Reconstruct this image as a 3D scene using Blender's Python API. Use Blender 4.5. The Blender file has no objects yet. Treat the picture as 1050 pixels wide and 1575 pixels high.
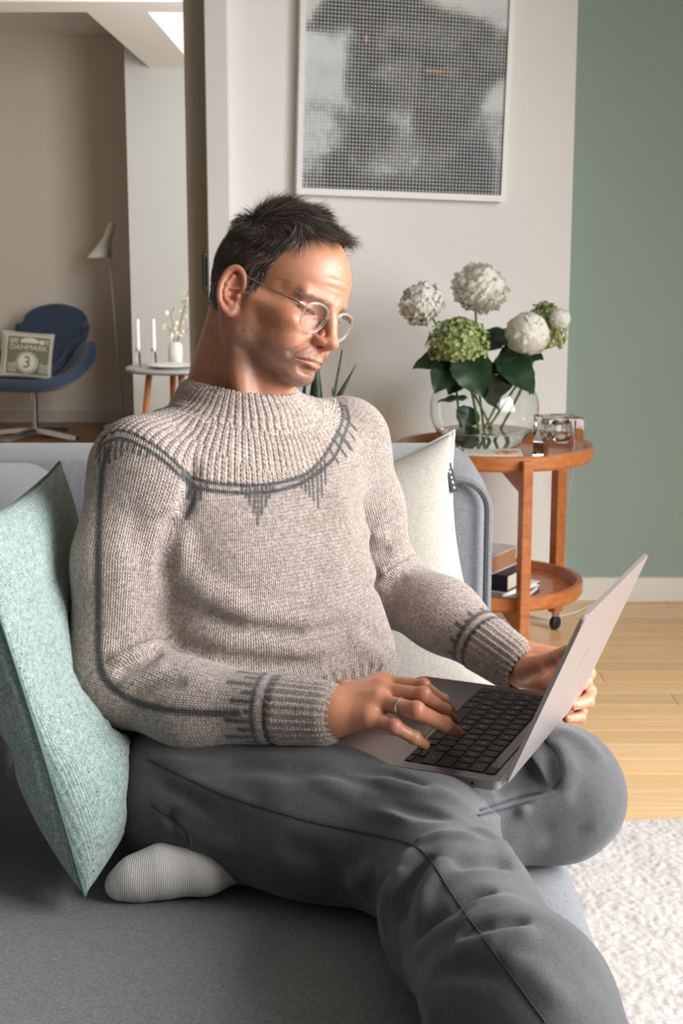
import bpy, bmesh, math, random
import numpy as np
from mathutils import Vector, Matrix, Euler, noise as mnoise
C = bpy.context.scene.collection
SC = bpy.context.scene
R = math.radians
# ------------------------------------------------------------------ camera
FPX, CAM_H, TILT = 2200.0, 1.15, R(10.86)
cam_d = bpy.data.cameras.new('camera'); cam = bpy.data.objects.new('camera', cam_d); C.objects.link(cam)
cam.location = (0, 0, CAM_H); cam.rotation_euler = (math.pi/2 - TILT, 0, 0)
cam_d.sensor_fit = 'VERTICAL'; cam_d.sensor_height = 36.0; cam_d.lens = FPX/1575*36
cam_d.clip_start = .05; cam_d.clip_end = 100
cam_d.dof.use_dof = True; cam_d.dof.focus_distance = 1.62; cam_d.dof.aperture_fstop = 15.0
SC.camera = cam
# ------------------------------------------------------------------ world, daylight, exposure
w = bpy.data.worlds.new('overcast_sky'); SC.world = w; w.use_nodes = True
bgn = w.node_tree.nodes['Background']; bgn.inputs[0].default_value = (.97, .98, 1.0, 1); bgn.inputs[1].default_value = 0.6
def area(name, loc, aim, sx, sy, power, col=(1, .97, .93)):
    l = bpy.data.lights.new(name, 'AREA'); l.shape = 'RECTANGLE'; l.size = sx; l.size_y = sy; l.energy = power; l.color = col
    o = bpy.data.objects.new(name, l); C.objects.link(o); o.location = loc
    o.rotation_euler = (Vector(aim)-Vector(loc)).to_track_quat('-Z', 'Y').to_euler(); o['kind'] = 'helper'; l.spread = R(135)
    return o
area('window_daylight', (2.55, 1.15, 1.5), (.2, 1.6, .15), 2.9, 1.95, 116, (.97, .985, 1.0)).data.spread = R(118)
area('far_window_daylight', (2.3, 6.9, 1.4), (-2.0, 7.6, 1.0), 1.5, 1.7, 45, (1, .985, .96))
area('far_room_fill', (.42, 4.72, 1.55), (-1.9, 9.0, 1.15), .8, 1.3, 37, (1, .99, .97))  # added unseen fill behind the white wall, brightens the far grey wall
SC.view_settings.view_transform = 'Standard'; SC.view_settings.look = 'None'
SC.view_settings.exposure = 0.10; SC.view_settings.gamma = 1.0; SC.view_settings.use_curve_mapping = False
# ------------------------------------------------------------------ helpers
_c, _s = math.cos(TILT), math.sin(TILT)
def at(px, py, Y):
    """world point at distance Y along a sight line measured on the photograph (1050 x 1575)"""
    cx = (px-525)/FPX; cy = (787.5-py)/FPX
    d = Vector((cx, _c+cy*_s, -_s+cy*_c)); return d*(Y/d.y) + Vector((0, 0, CAM_H))
def atz(px, py, z):
    cx = (px-525)/FPX; cy = (787.5-py)/FPX
    d = Vector((cx, _c+cy*_s, -_s+cy*_c)); return d*((z-CAM_H)/d.z) + Vector((0, 0, CAM_H))
def srgb(r, g, b):
    f = lambda v: (v/255/12.92 if v/255 <= .04045 else ((v/255+.055)/1.055)**2.4)
    return (f(r), f(g), f(b), 1)
class N:
    """small node-tree builder"""
    def __init__(s, name):
        s.m = bpy.data.materials.new(name); s.m.use_nodes = True; s.t = s.m.node_tree
        s.b = s.t.nodes['Principled BSDF']; s.out = s.t.nodes['Material Output']
    def n(s, typ, **kw):
        x = s.t.nodes.new(typ)
        for k, v in kw.items():
            if k.startswith('i_'): x.inputs[int(k[2:])].default_value = v
            else: setattr(x, k, v)
        return x
    def l(s, a, b): s.t.links.new(a, b)
    def math(s, op, a, b=None, c=None):
        x = s.n('ShaderNodeMath', operation=op)
        for i, v in enumerate((a, b, c)):
            if v is None: continue
            if isinstance(v, (int, float)): x.inputs[i].default_value = v
            else: s.l(v, x.inputs[i])
        return x.outputs[0]
    def mix(s, f, a, b, typ='MIX'):
        x = s.n('ShaderNodeMix', data_type='RGBA', blend_type=typ)
        for i, v in ((0, f), (6, a), (7, b)):
            if isinstance(v, (int, float)): x.inputs[i].default_value = v
            elif isinstance(v, tuple): x.inputs[i].default_value = v
            else: s.l(v, x.inputs[i])
        return x.outputs[2]
    def ramp(s, f, stops):
        x = s.n('ShaderNodeValToRGB'); e = x.color_ramp.elements
        while len(e) < len(stops): e.new(.5)
        for i, (p, c) in enumerate(stops): e[i].position = p; e[i].color = c if len(c) == 4 else (*c, 1)
        s.l(f, x.inputs[0]); return x.outputs[0]
    def coord(s, which='Object', scale=(1, 1, 1)):
        tc = s.n('ShaderNodeTexCoord'); mp = s.n('ShaderNodeMapping'); mp.inputs[3].default_value = scale
        s.l(tc.outputs[which], mp.inputs[0]); return mp.outputs[0]
    def noise(s, vec, scale, detail=3, rough=.5):
        x = s.n('ShaderNodeTexNoise'); x.inputs['Scale'].default_value = scale; x.inputs['Detail'].default_value = detail
        x.inputs['Roughness'].default_value = rough; s.l(vec, x.inputs['Vector']); return x.outputs['Fac']
    def bump(s, h, strength=.3, dist=.002):
        x = s.n('ShaderNodeBump'); x.inputs['Strength'].default_value = strength; x.inputs['Distance'].default_value = dist
        s.l(h, x.inputs['Height']); s.l(x.outputs[0], s.b.inputs['Normal']); return x
    def col(s, c):
        if isinstance(c, tuple): s.b.inputs['Base Color'].default_value = c
        else: s.l(c, s.b.inputs['Base Color'])
    def set(s, **kw):
        for k, v in kw.items():
            s.b.inputs[{'rough': 'Roughness', 'metal': 'Metallic', 'spec': 'Specular IOR Level', 'trans': 'Transmission Weight', 'ior': 'IOR',
                        'sheen': 'Sheen Weight', 'sheenr': 'Sheen Roughness', 'sss': 'Subsurface Weight', 'alpha': 'Alpha', 'coat': 'Coat Weight'}[k]].default_value = v
        return s
def plain(name, c, rough=.6, vary=.06, scale=8, bump=0, bscale=60, **kw):
    n = N(name); v = n.coord()
    f = n.noise(v, scale, 4)
    d = tuple(max(0, x*(1-vary*2)) for x in c[:3])+(1,); u = tuple(min(1, x*(1+vary)) for x in c[:3])+(1,)
    n.col(n.ramp(f, [(.3, d), (.7, u)])); n.set(rough=rough, **kw)
    if bump: n.bump(n.noise(v, bscale, 3), bump, .002)
    return n.m
def fabric(name, c1, c2, scale=900, rough=.95, fleck=None, bumpd=.0012, bigvar=.1, strength=.6, weave=0):
    """woven wool: two yarn tones in a fine noise, with a soft large variation and optional coloured flecks"""
    n = N(name); v = n.coord()
    f = n.noise(v, scale, 2, .6); f2 = n.noise(v, scale*.28, 3, .6)
    mixf = n.math('ADD', n.math('MULTIPLY', f, .6), n.math('MULTIPLY', f2, .4))
    col = n.ramp(mixf, [(.38, c1), (.62, c2)])
    big = n.ramp(n.noise(v, 6, 3), [(.3, (1-bigvar,)*3), (.7, (1,)*3)])
    col = n.mix(1.0, col, big, 'MULTIPLY')
    if fleck:
        for i, (fc, th) in enumerate(fleck):
            vo = n.n('ShaderNodeTexVoronoi'); vo.inputs['Scale'].default_value = 140+i*33
            mp = n.n('ShaderNodeMapping'); mp.inputs[1].default_value = (i*3.1, i*1.7, 0); n.l(v, mp.inputs[0]); n.l(mp.outputs[0], vo.inputs['Vector'])
            rnd = n.n('ShaderNodeSeparateColor'); n.l(vo.outputs['Color'], rnd.inputs[0])
            near = n.math('LESS_THAN', vo.outputs['Distance'], .15); pick = n.math('LESS_THAN', rnd.outputs[0], th)
            col = n.mix(n.math('MULTIPLY', near, pick), col, fc)
    if weave:
        sp_ = n.n('ShaderNodeSeparateXYZ'); n.l(v, sp_.inputs[0]); k = 2*math.pi/weave
        chk = n.math('MULTIPLY', n.math('SINE', n.math('MULTIPLY', n.math('ADD', sp_.outputs[0], sp_.outputs[2]), k)), n.math('SINE', n.math('MULTIPLY', n.math('SUBTRACT', sp_.outputs[0], sp_.outputs[2]), k)))
        hw_ = n.math('ADD', n.math('MULTIPLY', chk, .5), .5); col = n.mix(.8, col, n.ramp(hw_, [(.1, (.74,)*3), (.7, (1.04,)*3)]), 'MULTIPLY'); mixf = n.math('ADD', mixf, hw_)
    n.col(col); n.set(rough=rough, sheen=.25, sheenr=.5, spec=.2)
    n.bump(mixf, strength, bumpd)
    return n.m
def obj(name, me, m=None, parent=None, loc=None):
    if isinstance(me, bmesh.types.BMesh):
        b = me; me = bpy.data.meshes.new(name); b.to_mesh(me); b.free()
    o = bpy.data.objects.new(name, me); C.objects.link(o)
    if m is not None and not me.materials: me.materials.append(m)
    if parent is not None: o.parent = parent
    if loc is not None: o.location = loc
    return o
def smooth(o, ang=None):
    o.data.polygons.foreach_set('use_smooth', [True]*len(o.data.polygons))
    if ang:
        try: o.data.set_sharp_from_angle(angle=R(ang))
        except Exception: pass
    return o
def tag(o, label=None, cat=None, group=None, kind=None):
    for k, v in (('label', label), ('category', cat), ('group', group), ('kind', kind)):
        if v: o[k] = v
    return o
def empty(name, loc, rotz=0):
    o = bpy.data.objects.new(name, None); C.objects.link(o); o.location = loc; o.rotation_euler = (0, 0, rotz)
    o.empty_display_size = .05; return o
def structure(name, me, m, parent=None):
    o = obj(name, me, m, parent); o['kind'] = 'structure'; return o
def dup(root, loc, rotz=0, label=None):
    """copy of a thing with copies of its parts and sub-parts"""
    r = root.copy(); C.objects.link(r); r.location = loc; r.rotation_euler = (0, 0, rotz)
    if label: r['label'] = label
    for ch in list(root.children):
        c = ch.copy(); C.objects.link(c); c.parent = r
        for g in list(ch.children):
            d = g.copy(); C.objects.link(d); d.parent = c
    return r
def bbox(b, x0, x1, y0, y1, z0, z1, mat=None):
    vs = [Vector((x, y, z)) for x in (x0, x1) for y in (y0, y1) for z in (z0, z1)]
    if mat is not None: vs = [mat @ v for v in vs]
    v = [b.verts.new(p) for p in vs]
    fs = [b.faces.new([v[i] for i in f]) for f in ((0, 1, 3, 2), (4, 6, 7, 5), (0, 4, 5, 1), (2, 3, 7, 6), (0, 2, 6, 4), (1, 5, 7, 3))]
    return v, fs
def box_bm(x0, x1, y0, y1, z0, z1, bev=0, seg=2, mat=None):
    b = bmesh.new(); bbox(b, x0, x1, y0, y1, z0, z1, mat)
    if bev: bmesh.ops.bevel(b, geom=b.edges[:], offset=bev, segments=seg, profile=.5, affect='EDGES')
    bmesh.ops.recalc_face_normals(b, faces=b.faces[:])
    return b
def lathe_bm(prof, seg=32, b=None, cap=True):
    """profile [(r,z)...] turned about z"""
    b = b or bmesh.new(); rings = []
    for r, z in prof:
        if r < 1e-6: rings.append([b.verts.new((0, 0, z))])
        else: rings.append([b.verts.new((r*math.cos(2*math.pi*i/seg), r*math.sin(2*math.pi*i/seg), z)) for i in range(seg)])
    for a, c in zip(rings, rings[1:]):
        for i in range(seg):
            j = (i+1) % seg
            if len(a) == 1 and len(c) == 1: continue
            if len(a) == 1: b.faces.new((a[0], c[j], c[i]))
            elif len(c) == 1: b.faces.new((a[i], a[j], c[0]))
            else: b.faces.new((a[i], a[j], c[j], c[i]))
    if cap:
        for rg in (rings[0], rings[-1]):
            if len(rg) > 2:
                try: b.faces.new(rg)
                except ValueError: pass
    bmesh.ops.recalc_face_normals(b, faces=b.faces[:])
    return b
def catmull(pts, n=8):
    P = [Vector(p) for p in pts]; out = []
    for i in range(len(P)-1):
        p0 = P[max(i-1, 0)]; p1 = P[i]; p2 = P[i+1]; p3 = P[min(i+2, len(P)-1)]
        for k in range(n):
            t = k/n
            out.append(.5*((2*p1)+(p2-p0)*t+(2*p0-5*p1+4*p2-p3)*t*t+(3*p1-p0-3*p2+p3)*t**3))
    out.append(P[-1]); return out
def tube_bm(pts, rad, seg=8, b=None, cap=True):
    """round tube along points; rad a number or list"""
    b = b or bmesh.new(); pts = [Vector(p) for p in pts]; rings = []; up = None
    for i, p in enumerate(pts):
        t = (pts[min(i+1, len(pts)-1)]-pts[max(i-1, 0)]).normalized()
        if up is None: up = t.orthogonal().normalized()
        else:
            up = (up - t*up.dot(t)); up = up.normalized() if up.length > 1e-6 else t.orthogonal().normalized()
        bi = t.cross(up); r = rad[i] if isinstance(rad, (list, tuple)) else rad
        rings.append([b.verts.new(p+(up*math.cos(2*math.pi*k/seg)+bi*math.sin(2*math.pi*k/seg))*r) for k in range(seg)])
    for a, c in zip(rings, rings[1:]):
        for i in range(seg): b.faces.new((a[i], a[(i+1) % seg], c[(i+1) % seg], c[i]))
    if cap: b.faces.new(rings[0][::-1]); b.faces.new(rings[-1])
    return b
def text_mesh(body, size, extrude=0.0003, align='CENTER'):
    cu = bpy.data.curves.new('lettering', 'FONT'); cu.body = body; cu.size = size; cu.extrude = extrude; cu.align_x = align; cu.align_y = 'CENTER'
    cu.resolution_u = 3
    o = bpy.data.objects.new('tmp', cu); C.objects.link(o); bpy.context.view_layer.update()
    me = bpy.data.meshes.new_from_object(o.evaluated_get(bpy.context.evaluated_depsgraph_get()))
    bpy.data.objects.remove(o); return me
def grid_mesh(P, closed_u=False):
    """P: (n,m,3) array -> mesh"""
    n, m = P.shape[:2]; idx = np.arange(n*m).reshape(n, m)
    if closed_u: idx2 = np.concatenate([idx, idx[:1]], 0)
    else: idx2 = idx
    f = np.stack([idx2[:-1, :-1], idx2[1:, :-1], idx2[1:, 1:], idx2[:-1, 1:]], -1).reshape(-1, 4)
    me = bpy.data.meshes.new('m'); me.from_pydata(P.reshape(-1, 3).tolist(), [], f.tolist()); return me
# ------------------------------------------------------------------ materials of the room
M = {}
def wallmat(name, c, vary=.015):
    n = N(name); v = n.coord(); f = n.noise(v, 3, 3)
    n.col(n.ramp(f, [(.3, tuple(x*(1-vary) for x in c[:3])+(1,)), (.7, c)])); n.set(rough=.85, spec=.25)
    n.bump(n.noise(v, 260, 4), .12, .001); return n.m
M['white'] = wallmat('white_wall_paint', srgb(238, 236, 231))
M['grey'] = wallmat('grey_wall_paint', srgb(214, 205, 194))
M['green'] = wallmat('sage_wall_paint', srgb(158, 176, 166), .03)
M['trim'] = plain('white_gloss_trim', srgb(238, 236, 230), .35, .01)
M['door'] = plain('beige_door_paint', srgb(190, 176, 158), .45, .015)
def wood(name, c1, c2, scale=(2, 30, 30), rough=.4, island=False, var=.12, coat=0.):
    n = N(name); v = n.coord('Object', scale)
    if island:
        oi = n.n('ShaderNodeObjectInfo'); cb = n.n('ShaderNodeCombineXYZ')
        for i in range(3): n.l(n.math('MULTIPLY', oi.outputs['Random'], 37.0+11*i), cb.inputs[i])
        ad = n.n('ShaderNodeVectorMath', operation='ADD'); n.l(v, ad.inputs[0]); n.l(cb.outputs[0], ad.inputs[1]); v = ad.outputs[0]
    f = n.noise(v, 3, 5, .6); f2 = n.noise(v, 22, 3, .6)
    g = n.math('ADD', n.math('MULTIPLY', f, .65), n.math('MULTIPLY', f2, .35))
    col = n.ramp(g, [(.36, c1), (.64, c2)])
    if island:
        tone = n.ramp(oi.outputs['Random'], [(0, (1-var,)*3), (.5, (1, 1-var*.4, 1-var*.7)), (1, (1, 1, 1))])
        col = n.mix(1.0, col, tone, 'MULTIPLY')
    n.col(col); n.set(rough=rough, coat=coat); n.bump(g, .06, .001)
    return n.m
M['bamboo'] = wood('bamboo_floor', srgb(222, 180, 128), srgb(240, 206, 158), (1.2, 34, 34), .33, True, .16)
M['farfloor'] = wood('brown_oak_floor', srgb(128, 88, 54), srgb(152, 108, 70), (1.2, 34, 34), .4, True, .16)
M['teak'] = wood('teak_wood', srgb(162, 92, 48), srgb(200, 124, 70), (3, 22, 22), .33, coat=.15)
M['steel'] = plain('brushed_aluminium', srgb(190, 188, 186), .3, .03, metal=1.0)
M['black'] = plain('black_rubber', srgb(26, 26, 28), .55, .05)
M['wgrey'] = fabric('grey_wool_upholstery', srgb(100, 101, 104), srgb(136, 137, 141), 820, bigvar=.06, strength=.35)
# ------------------------------------------------------------------ room shell
def sbox(name, x0, x1, y0, y1, z0, z1, m, parent=None): return structure(name, box_bm(x0, x1, y0, y1, z0, z1), m, parent)
floor = sbox('floor', -3.3, 2.9, .0, 9.2, -.12, -.012, M['farfloor'])
rng = random.Random(4)
plank_me = {}
def plank(L, wd, m):
    k = (round(L, 2), wd, m.name)
    if k not in plank_me:
        b = box_bm(0, L, 0, wd-.0012, -.011, 0, .0009, 1); me = bpy.data.meshes.new('plank'); b.to_mesh(me); b.free(); me.materials.append(m); plank_me[k] = me
    return plank_me[k]
def planks(x0, x1, y0, y1, wd, Ls, m):
    y = y0
    while y < y1:
        x = x0-rng.random()*.8
        while x < x1:
            L = rng.choice(Ls); o = obj('plank', plank(L, wd, m), None, floor, (x, y, 0)); o['kind'] = 'structure'; x += L+.0008
        y += wd
planks(-.45, 1.75, 2.3, 4.48, .094, (.92, 1.3, 1.84), M['bamboo'])
planks(-2.6, -1.3, 7.3, 9.0, .14, (1.2, 1.8), M['farfloor'])
# white wall that carries the picture
WA = at(356, 600, 4.14); WB = at(871, 600, 4.40); WA.z = WB.z = 0
wdir = (WB-WA).normalized(); wn = Vector((wdir.y, -wdir.x, 0))       # wn faces the camera
def wall_pt(px, py, off=0):
    o = Vector((0, 0, CAM_H)); d = at(px, py, 1)-o; t = (WA+wn*off-o).dot(wn)/d.dot(wn); return o+d*t
wm = Matrix.Translation(WA) @ Matrix.Rotation(math.atan2(wdir.y, wdir.x), 4, 'Z')
Lw = (WB-WA).length
structure('wall_white', box_bm(-.03, Lw, 0, .10, 0, 2.62, mat=wm), M['white'])
structure('baseboard_white', box_bm(-.02, Lw+.004, -.014, 0, 0, .072, .003, 1, mat=wm), M['trim'])
sbox('wall_green', .55, 2.7, 4.50, 4.62, 0, 2.62, M['green'])
sbox('baseboard_green', .55, 2.65, 4.485, 4.50, 0, .073, M['trim'])
# sliding door leaf and its casing
xa, xb, xc = at(291, 500, 4.16).x, at(325, 500, 4.16).x, at(357, 500, 4.10).x
door = sbox('door_1', xa, xb+.06, 4.16, 4.20, .01, 2.60, M['door'])
structure('trim_1', box_bm(xb, xc, 4.085, 4.16, 0, 2.6, .003, 1), M['trim'])
structure('trim_2', box_bm(xb-.006, xb, 4.12, 4.16, 0, 2.6), M['door'])
hp = at(319, 418, 4.155); b = box_bm(-.014, .022, -.004, .003, -.056, .056, .008, 3)
h = obj('door_handle', b, M['steel'], door, hp); b = box_bm(-.007, .014, -.0055, -.003, -.04, .04, .0012, 2); obj('finger_recess', b, plain('dull_nickel', srgb(120, 116, 108), .4, .03, metal=.8), h)
sbox('wall_partition', -.40, .02, 4.27, 4.34, 0, 2.62, M['white'])
# far room
sbox('wall_far', -3.3, 2.9, 9.03, 9.15, 0, 2.6, M['grey'])
sbox('baseboard_far', -3.2, -1.1, 9.012, 9.03, 0, .075, plain('grey_baseboard', srgb(196, 191, 182), .5, .02))
sbox('wall_pillar', at(197, 300, 8).x, 2.8, 8.0, 8.35, 0, 2.40, wallmat('pillar_paint', srgb(196, 197, 192)))
sbox('beam_across', -3.3, 2.9, 5.8, 6.06, 2.045, 2.62, M['white'])
bl, br = at(115, 11, 5.8).x, at(213, 9, 5.8).x
sbox('beam_lengthwise', bl, br, 6.06, 8.0, 2.046, 2.40, M['white'])
sbox('ceiling_far', -3.3, 2.9, 5.9, 9.2, 2.36, 2.5, M['white'])
sbox('ceiling', -3.3, 2.9, -1.2, 5.9, 2.60, 2.72, M['white'])
sbox('wall_back', -3.4, 2.72, -1.3, -1.2, 0, 2.6, wallmat('dark_wall_paint', srgb(120, 128, 124)))  # dark tone chosen for the unseen near walls to cut bounced light
sbox('floor_near', -3.3, 2.9, -1.2, 0, -.12, 0, M['bamboo'])
sbox('wall_left', -3.4, -3.3, -1.2, 5.8, 0, 2.6, bpy.data.materials['dark_wall_paint'])
sbox('wall_left', -3.4, -3.3, 5.8, 9.2, 0, 2.6, M['grey'])
# right-hand wall with two tall windows (out of frame, they bring in the daylight)
for k, (y0, y1, z0, z1) in enumerate(((-1.2, -.35, 0, 2.6), (2.65, 6.1, 0, 2.6), (7.75, 9.2, 0, 2.6), (-.35, 2.65, 0, .45), (-.35, 2.65, 2.5, 2.6), (6.1, 7.75, 0, .5), (6.1, 7.75, 2.3, 2.6))):
    sbox('wall_right', 2.60, 2.72, y0, y1, z0, z1, M['white'])
for k, (y0, y1, z0, z1) in enumerate(((-.35, 2.65, .45, 2.5), (6.1, 7.75, .5, 2.3))):
    b = bmesh.new()
    for (a0, a1, c0, c1) in ((y0, y0+.06, z0, z1), (y1-.06, y1, z0, z1), (y0, y1, z0, z0+.06), (y0, y1, z1-.06, z1), ((y0+y1)/2-.03, (y0+y1)/2+.03, z0, z1)): bbox(b, 2.62, 2.68, a0, a1, c0, c1)
    structure('window_%d' % (k+1), b, M['trim'])
# ------------------------------------------------------------------ rug
n = N('rug_wool'); v = n.coord(); f = n.noise(v, 320, 3, .7); n.col(n.ramp(f, [(.3, srgb(172, 164, 157)), (.65, srgb(200, 193, 187))])); n.set(rough=1, sheen=.3); n.bump(f, .5, .004); M['rug'] = n.m
xs = np.concatenate([np.arange(.2, .95, .004), np.arange(.95, 2.45, .05)]); ys = np.concatenate([np.arange(.05, 1.15, .05), np.arange(1.15, 2.70, .004)])
X, Y = np.meshgrid(xs, ys, indexing='ij'); rs = np.random.RandomState(2)
Z = rs.rand(*X.shape)
for _ in range(1): Z = (Z+np.roll(Z, 1, 0)+np.roll(Z, 1, 1)+np.roll(Z, -1, 0)+np.roll(Z, -1, 1))/5
Z = .009+(Z-.5)*.0075+.0025*np.sin(X*23+3*np.sin(Y*9))*np.sin(Y*31+2*np.sin(X*11))
ed = np.minimum.reduce([X-xs[0], xs[-1]-X, Y-ys[0], ys[-1]-Y]); Z = np.where(ed < .004, -.011, Z)
Yj = Y+np.where(ed < .02, (rs.rand(*X.shape)-.5)*.005, 0)
rug = tag(smooth(obj('rug', grid_mesh(np.stack([X, Yj, Z], -1)), M['rug'])), 'cream short pile rug on the bamboo floor beside the sofa', 'rug')
# ------------------------------------------------------------------ sofa
def rbox(x0, x1, y0, y1, z0, z1, r, seg=5, sub=0, puff=0):
    b = box_bm(x0, x1, y0, y1, z0, z1, r, seg)
    return b
sofa = tag(empty('sofa', (-.3, 1.6, 0)), 'light grey wool sofa with piped edges that the man sits on', 'sofa')
def spart(name, b, m=None, par=None):
    bmesh.ops.translate(b, verts=b.verts[:], vec=-Vector((-.3, 1.6, 0)))
    return smooth(obj(name, b, m or M['wgrey'], par or sofa), 40)
M['wseat'] = M['wgrey']
# seat cushion : soft dome over the block, rounded front edge
def cushion_grid(x0, x1, y0, y1, z0, z1, r, nx=60, ny=80):
    us = np.linspace(-1, 1, nx); vs = np.linspace(-1, 1, ny)
    U, V = np.meshgrid(us, vs, indexing='ij'); W = np.sign(U)*np.abs(U)**.7
    x = (x0+x1)/2+W*(x1-x0)/2; V2 = np.sign(V)*np.abs(V)**.7; y = (y0+y1)/2+V2*(y1-y0)/2
    dx = np.minimum(x-x0, x1-x); dy = np.minimum(y-y0, y1-y)
    def rnd(d): t = np.clip(1-d/r, 0, 1); return r*(1-np.sqrt(np.maximum(1-t*t, 0)))
    z = z1-rnd(dx)-rnd(dy); z = np.maximum(z, z0)
    return np.stack([x, y, z], -1)
b = rbox(-.95, .285, .15, 2.6, .20, .415, .055, 6); spart('seat_cushion', b)
b = rbox(-.93, .262, .17, 2.58, .06, .205, .02, 3); spart('seat_base', b)
b = rbox(-1.12, -.47, 1.25, 2.80, .07, .760, .085, 6); spart('backrest', b)
b = rbox(-1.08, .262, 2.44, 2.79, .07, .764, .075, 6); spart('armrest', b)
# piping round the front panel of the armrest
cr = .055; pts = []
x1p, ztp, yp = .262-.006, .738, 2.447
for x in np.linspace(-.40, x1p-cr, 12): pts.append((x, yp, ztp))
for a in np.linspace(90, 0, 9)[1:]: pts.append((x1p-cr+cr*math.cos(R(a)), yp, ztp-cr+cr*math.sin(R(a))))
for z in np.linspace(ztp-cr, .10, 16)[1:]: pts.append((x1p, yp, z))
spart('piping', tube_bm(pts, .0075, 8))
for (x, y) in ((-1.0, .3), (.18, .3), (-1.0, 2.65), (.18, 2.65)):
    b = lathe_bm([(.022, 0), (.026, .07)], 16); bmesh.ops.translate(b, verts=b.verts[:], vec=(x, y, 0)); spart('leg', b, M['black'])
# ------------------------------------------------------------------ cushions
def pillow_mesh(wd, ht, th, n=56, corner=.10, seed=0, pinch=.35, folds=(), front=None):
    """stuffed square pillow in local x (width) / z (height), thickness along y; returns mesh and seam loop"""
    us = np.linspace(-1, 1, n); U, V = np.meshgrid(us, us, indexing='ij')
    U = np.sin(U*math.pi/2)*.35+U*.65; V = np.sin(V*math.pi/2)*.35+V*.65
    bow = 1-corner*(1-V**2)*(np.abs(U)**2.5); bow2 = 1-corner*(1-U**2)*(np.abs(V)**2.5)
    x = U*wd/2*bow; z = V*ht/2*bow2
    t = np.maximum((1-U**4)*(1-V**4), 0)**.55; t = t*(.72+.28*(1-U**2)*(1-V**2))
    rs = np.random.RandomState(seed); wr = np.zeros_like(U)
    for k in range(10):
        a, bb, ph, am = rs.uniform(2, 8), rs.uniform(2, 8), rs.uniform(0, 6), rs.uniform(.2, 1)
        wr += am*np.sin(a*U+bb*V*rs.choice([-1, 1])+ph)
    for (u0, v0, u1, v1, am, wv) in folds:
        d = np.array([u1-u0, v1-v0]); L = d@d; tt = np.clip(((U-u0)*d[0]+(V-v0)*d[1])/L, 0, 1)
        q = (U-u0-tt*d[0])**2+(V-v0-tt*d[1])**2; wr += am*np.exp(-q/wv**2)*100
    y = th/2*t*(1+.012*wr)
    F = np.stack([x, -y*(np.interp(V, front[0], front[1]) if front else 1), z], -1); B = np.stack([x, y, z], -1)
    P = np.concatenate([F.reshape(-1, 3), B.reshape(-1, 3)]); idx = np.arange(n*n).reshape(n, n); fs = []
    f = np.stack([idx[:-1, :-1], idx[1:, :-1], idx[1:, 1:], idx[:-1, 1:]], -1).reshape(-1, 4)
    g = f[:, ::-1]+n*n
    me = bpy.data.meshes.new('pillow'); me.from_pydata(P.tolist(), [], f.tolist()+g.tolist())
    b = bmesh.new(); b.from_mesh(me); bmesh.ops.remove_doubles(b, verts=b.verts[:], dist=1e-5); bmesh.ops.recalc_face_normals(b, faces=b.faces[:]); b.to_mesh(me); b.free()
    loop = [F[i, 0] for i in range(n)]+[F[-1, j] for j in range(1, n)]+[F[i, -1] for i in range(n-2, -1, -1)]+[F[0, j] for j in range(n-2, 0, -1)]
    return me, [Vector(p) for p in loop], (x, y, z)
def frame_matrix(o, xax, zax):
    xa = Vector(xax).normalized(); za = Vector(zax); za = (za-xa*za.dot(xa)).normalized(); ya = za.cross(xa)
    m = Matrix((xa, ya, za)).transposed().to_4x4(); m.translation = Vector(o); return m
def pillow_thing(name, label, wd, ht, th, m, mat, seam_mat, seam_r, **kw):
    me, loop, surf = pillow_mesh(wd, ht, th, **kw); root = obj(name, None); root.matrix_world = mat; tag(root, label, 'cushion')
    smooth(obj('cover', me, m, root)); smooth(obj('seam', tube_bm(loop+[loop[0]], seam_r, 6, cap=False), seam_mat, root))
    return root, surf
M['teal'] = fabric('teal_melange_weave', srgb(112, 134, 129), srgb(186, 202, 197), 640, bigvar=.06, strength=.7, bumpd=.0012, weave=.0052,
                   fleck=[(srgb(70, 52, 78), .16), (srgb(170, 96, 100), .14), (srgb(54, 80, 96), .12)])
M['tealseam'] = plain('teal_seam', srgb(84, 110, 106), .9)
# corners measured: bottom corner (160,1365), top corner (88,722); the pillow leans back to the left, its face to the man
tz = Vector((-.25, .02, .97)).normalized(); txp = Vector((.06, .99, .02)); teal_c = Vector((-.324, 1.650, .652))
teal, _ = pillow_thing('teal_cushion', 'pale teal tweed cushion with coloured flecks propped at the man\'s elbow', .38, .43, .165, M['teal'],
                       frame_matrix(teal_c, txp, tz), M['tealseam'], .0016, seed=3, corner=.05, front=([-1, -.75, -.35, 0, .5, 1], [1.05, 1.05, .8, .32, .22, .5]), folds=((-.3, -1, .1, -.4, -.10, .10), (.2, -1, .4, -.6, .12, .09), (-1, -.2, -.3, -.35, -.10, .08)))
M['linen'] = fabric('natural_linen', srgb(168, 161, 150), srgb(198, 191, 181), 700, bigvar=.05, strength=.4, weave=.0036)
M['linenseam'] = plain('white_edge_piping', srgb(226, 221, 212), .9)
wt_c = Vector((.008, 2.235, .579))
linen, lsurf = pillow_thing('linen_cushion', 'cream linen cushion with a black side tag leaning on the armrest', .45, .47, .16, M['linen'],
                        frame_matrix(wt_c, (.975, -.02, .21), (-.24, .36, .90)), M['linenseam'], .0028, seed=8, corner=.17, folds=((-.2, 1, -.1, .5, -.13, .08), (.1, 1, .05, .5, .10, .08), (-.5, .9, -.4, .5, -.1, .08), (.5, -.3, .0, -.4, -.06, .08)))
lx, ly, lz = lsurf; j = int(56*.80)
tb = box_bm(-.014, .003, -.0035, -.0015, -.0245, .0245, .0006, 1)
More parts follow.
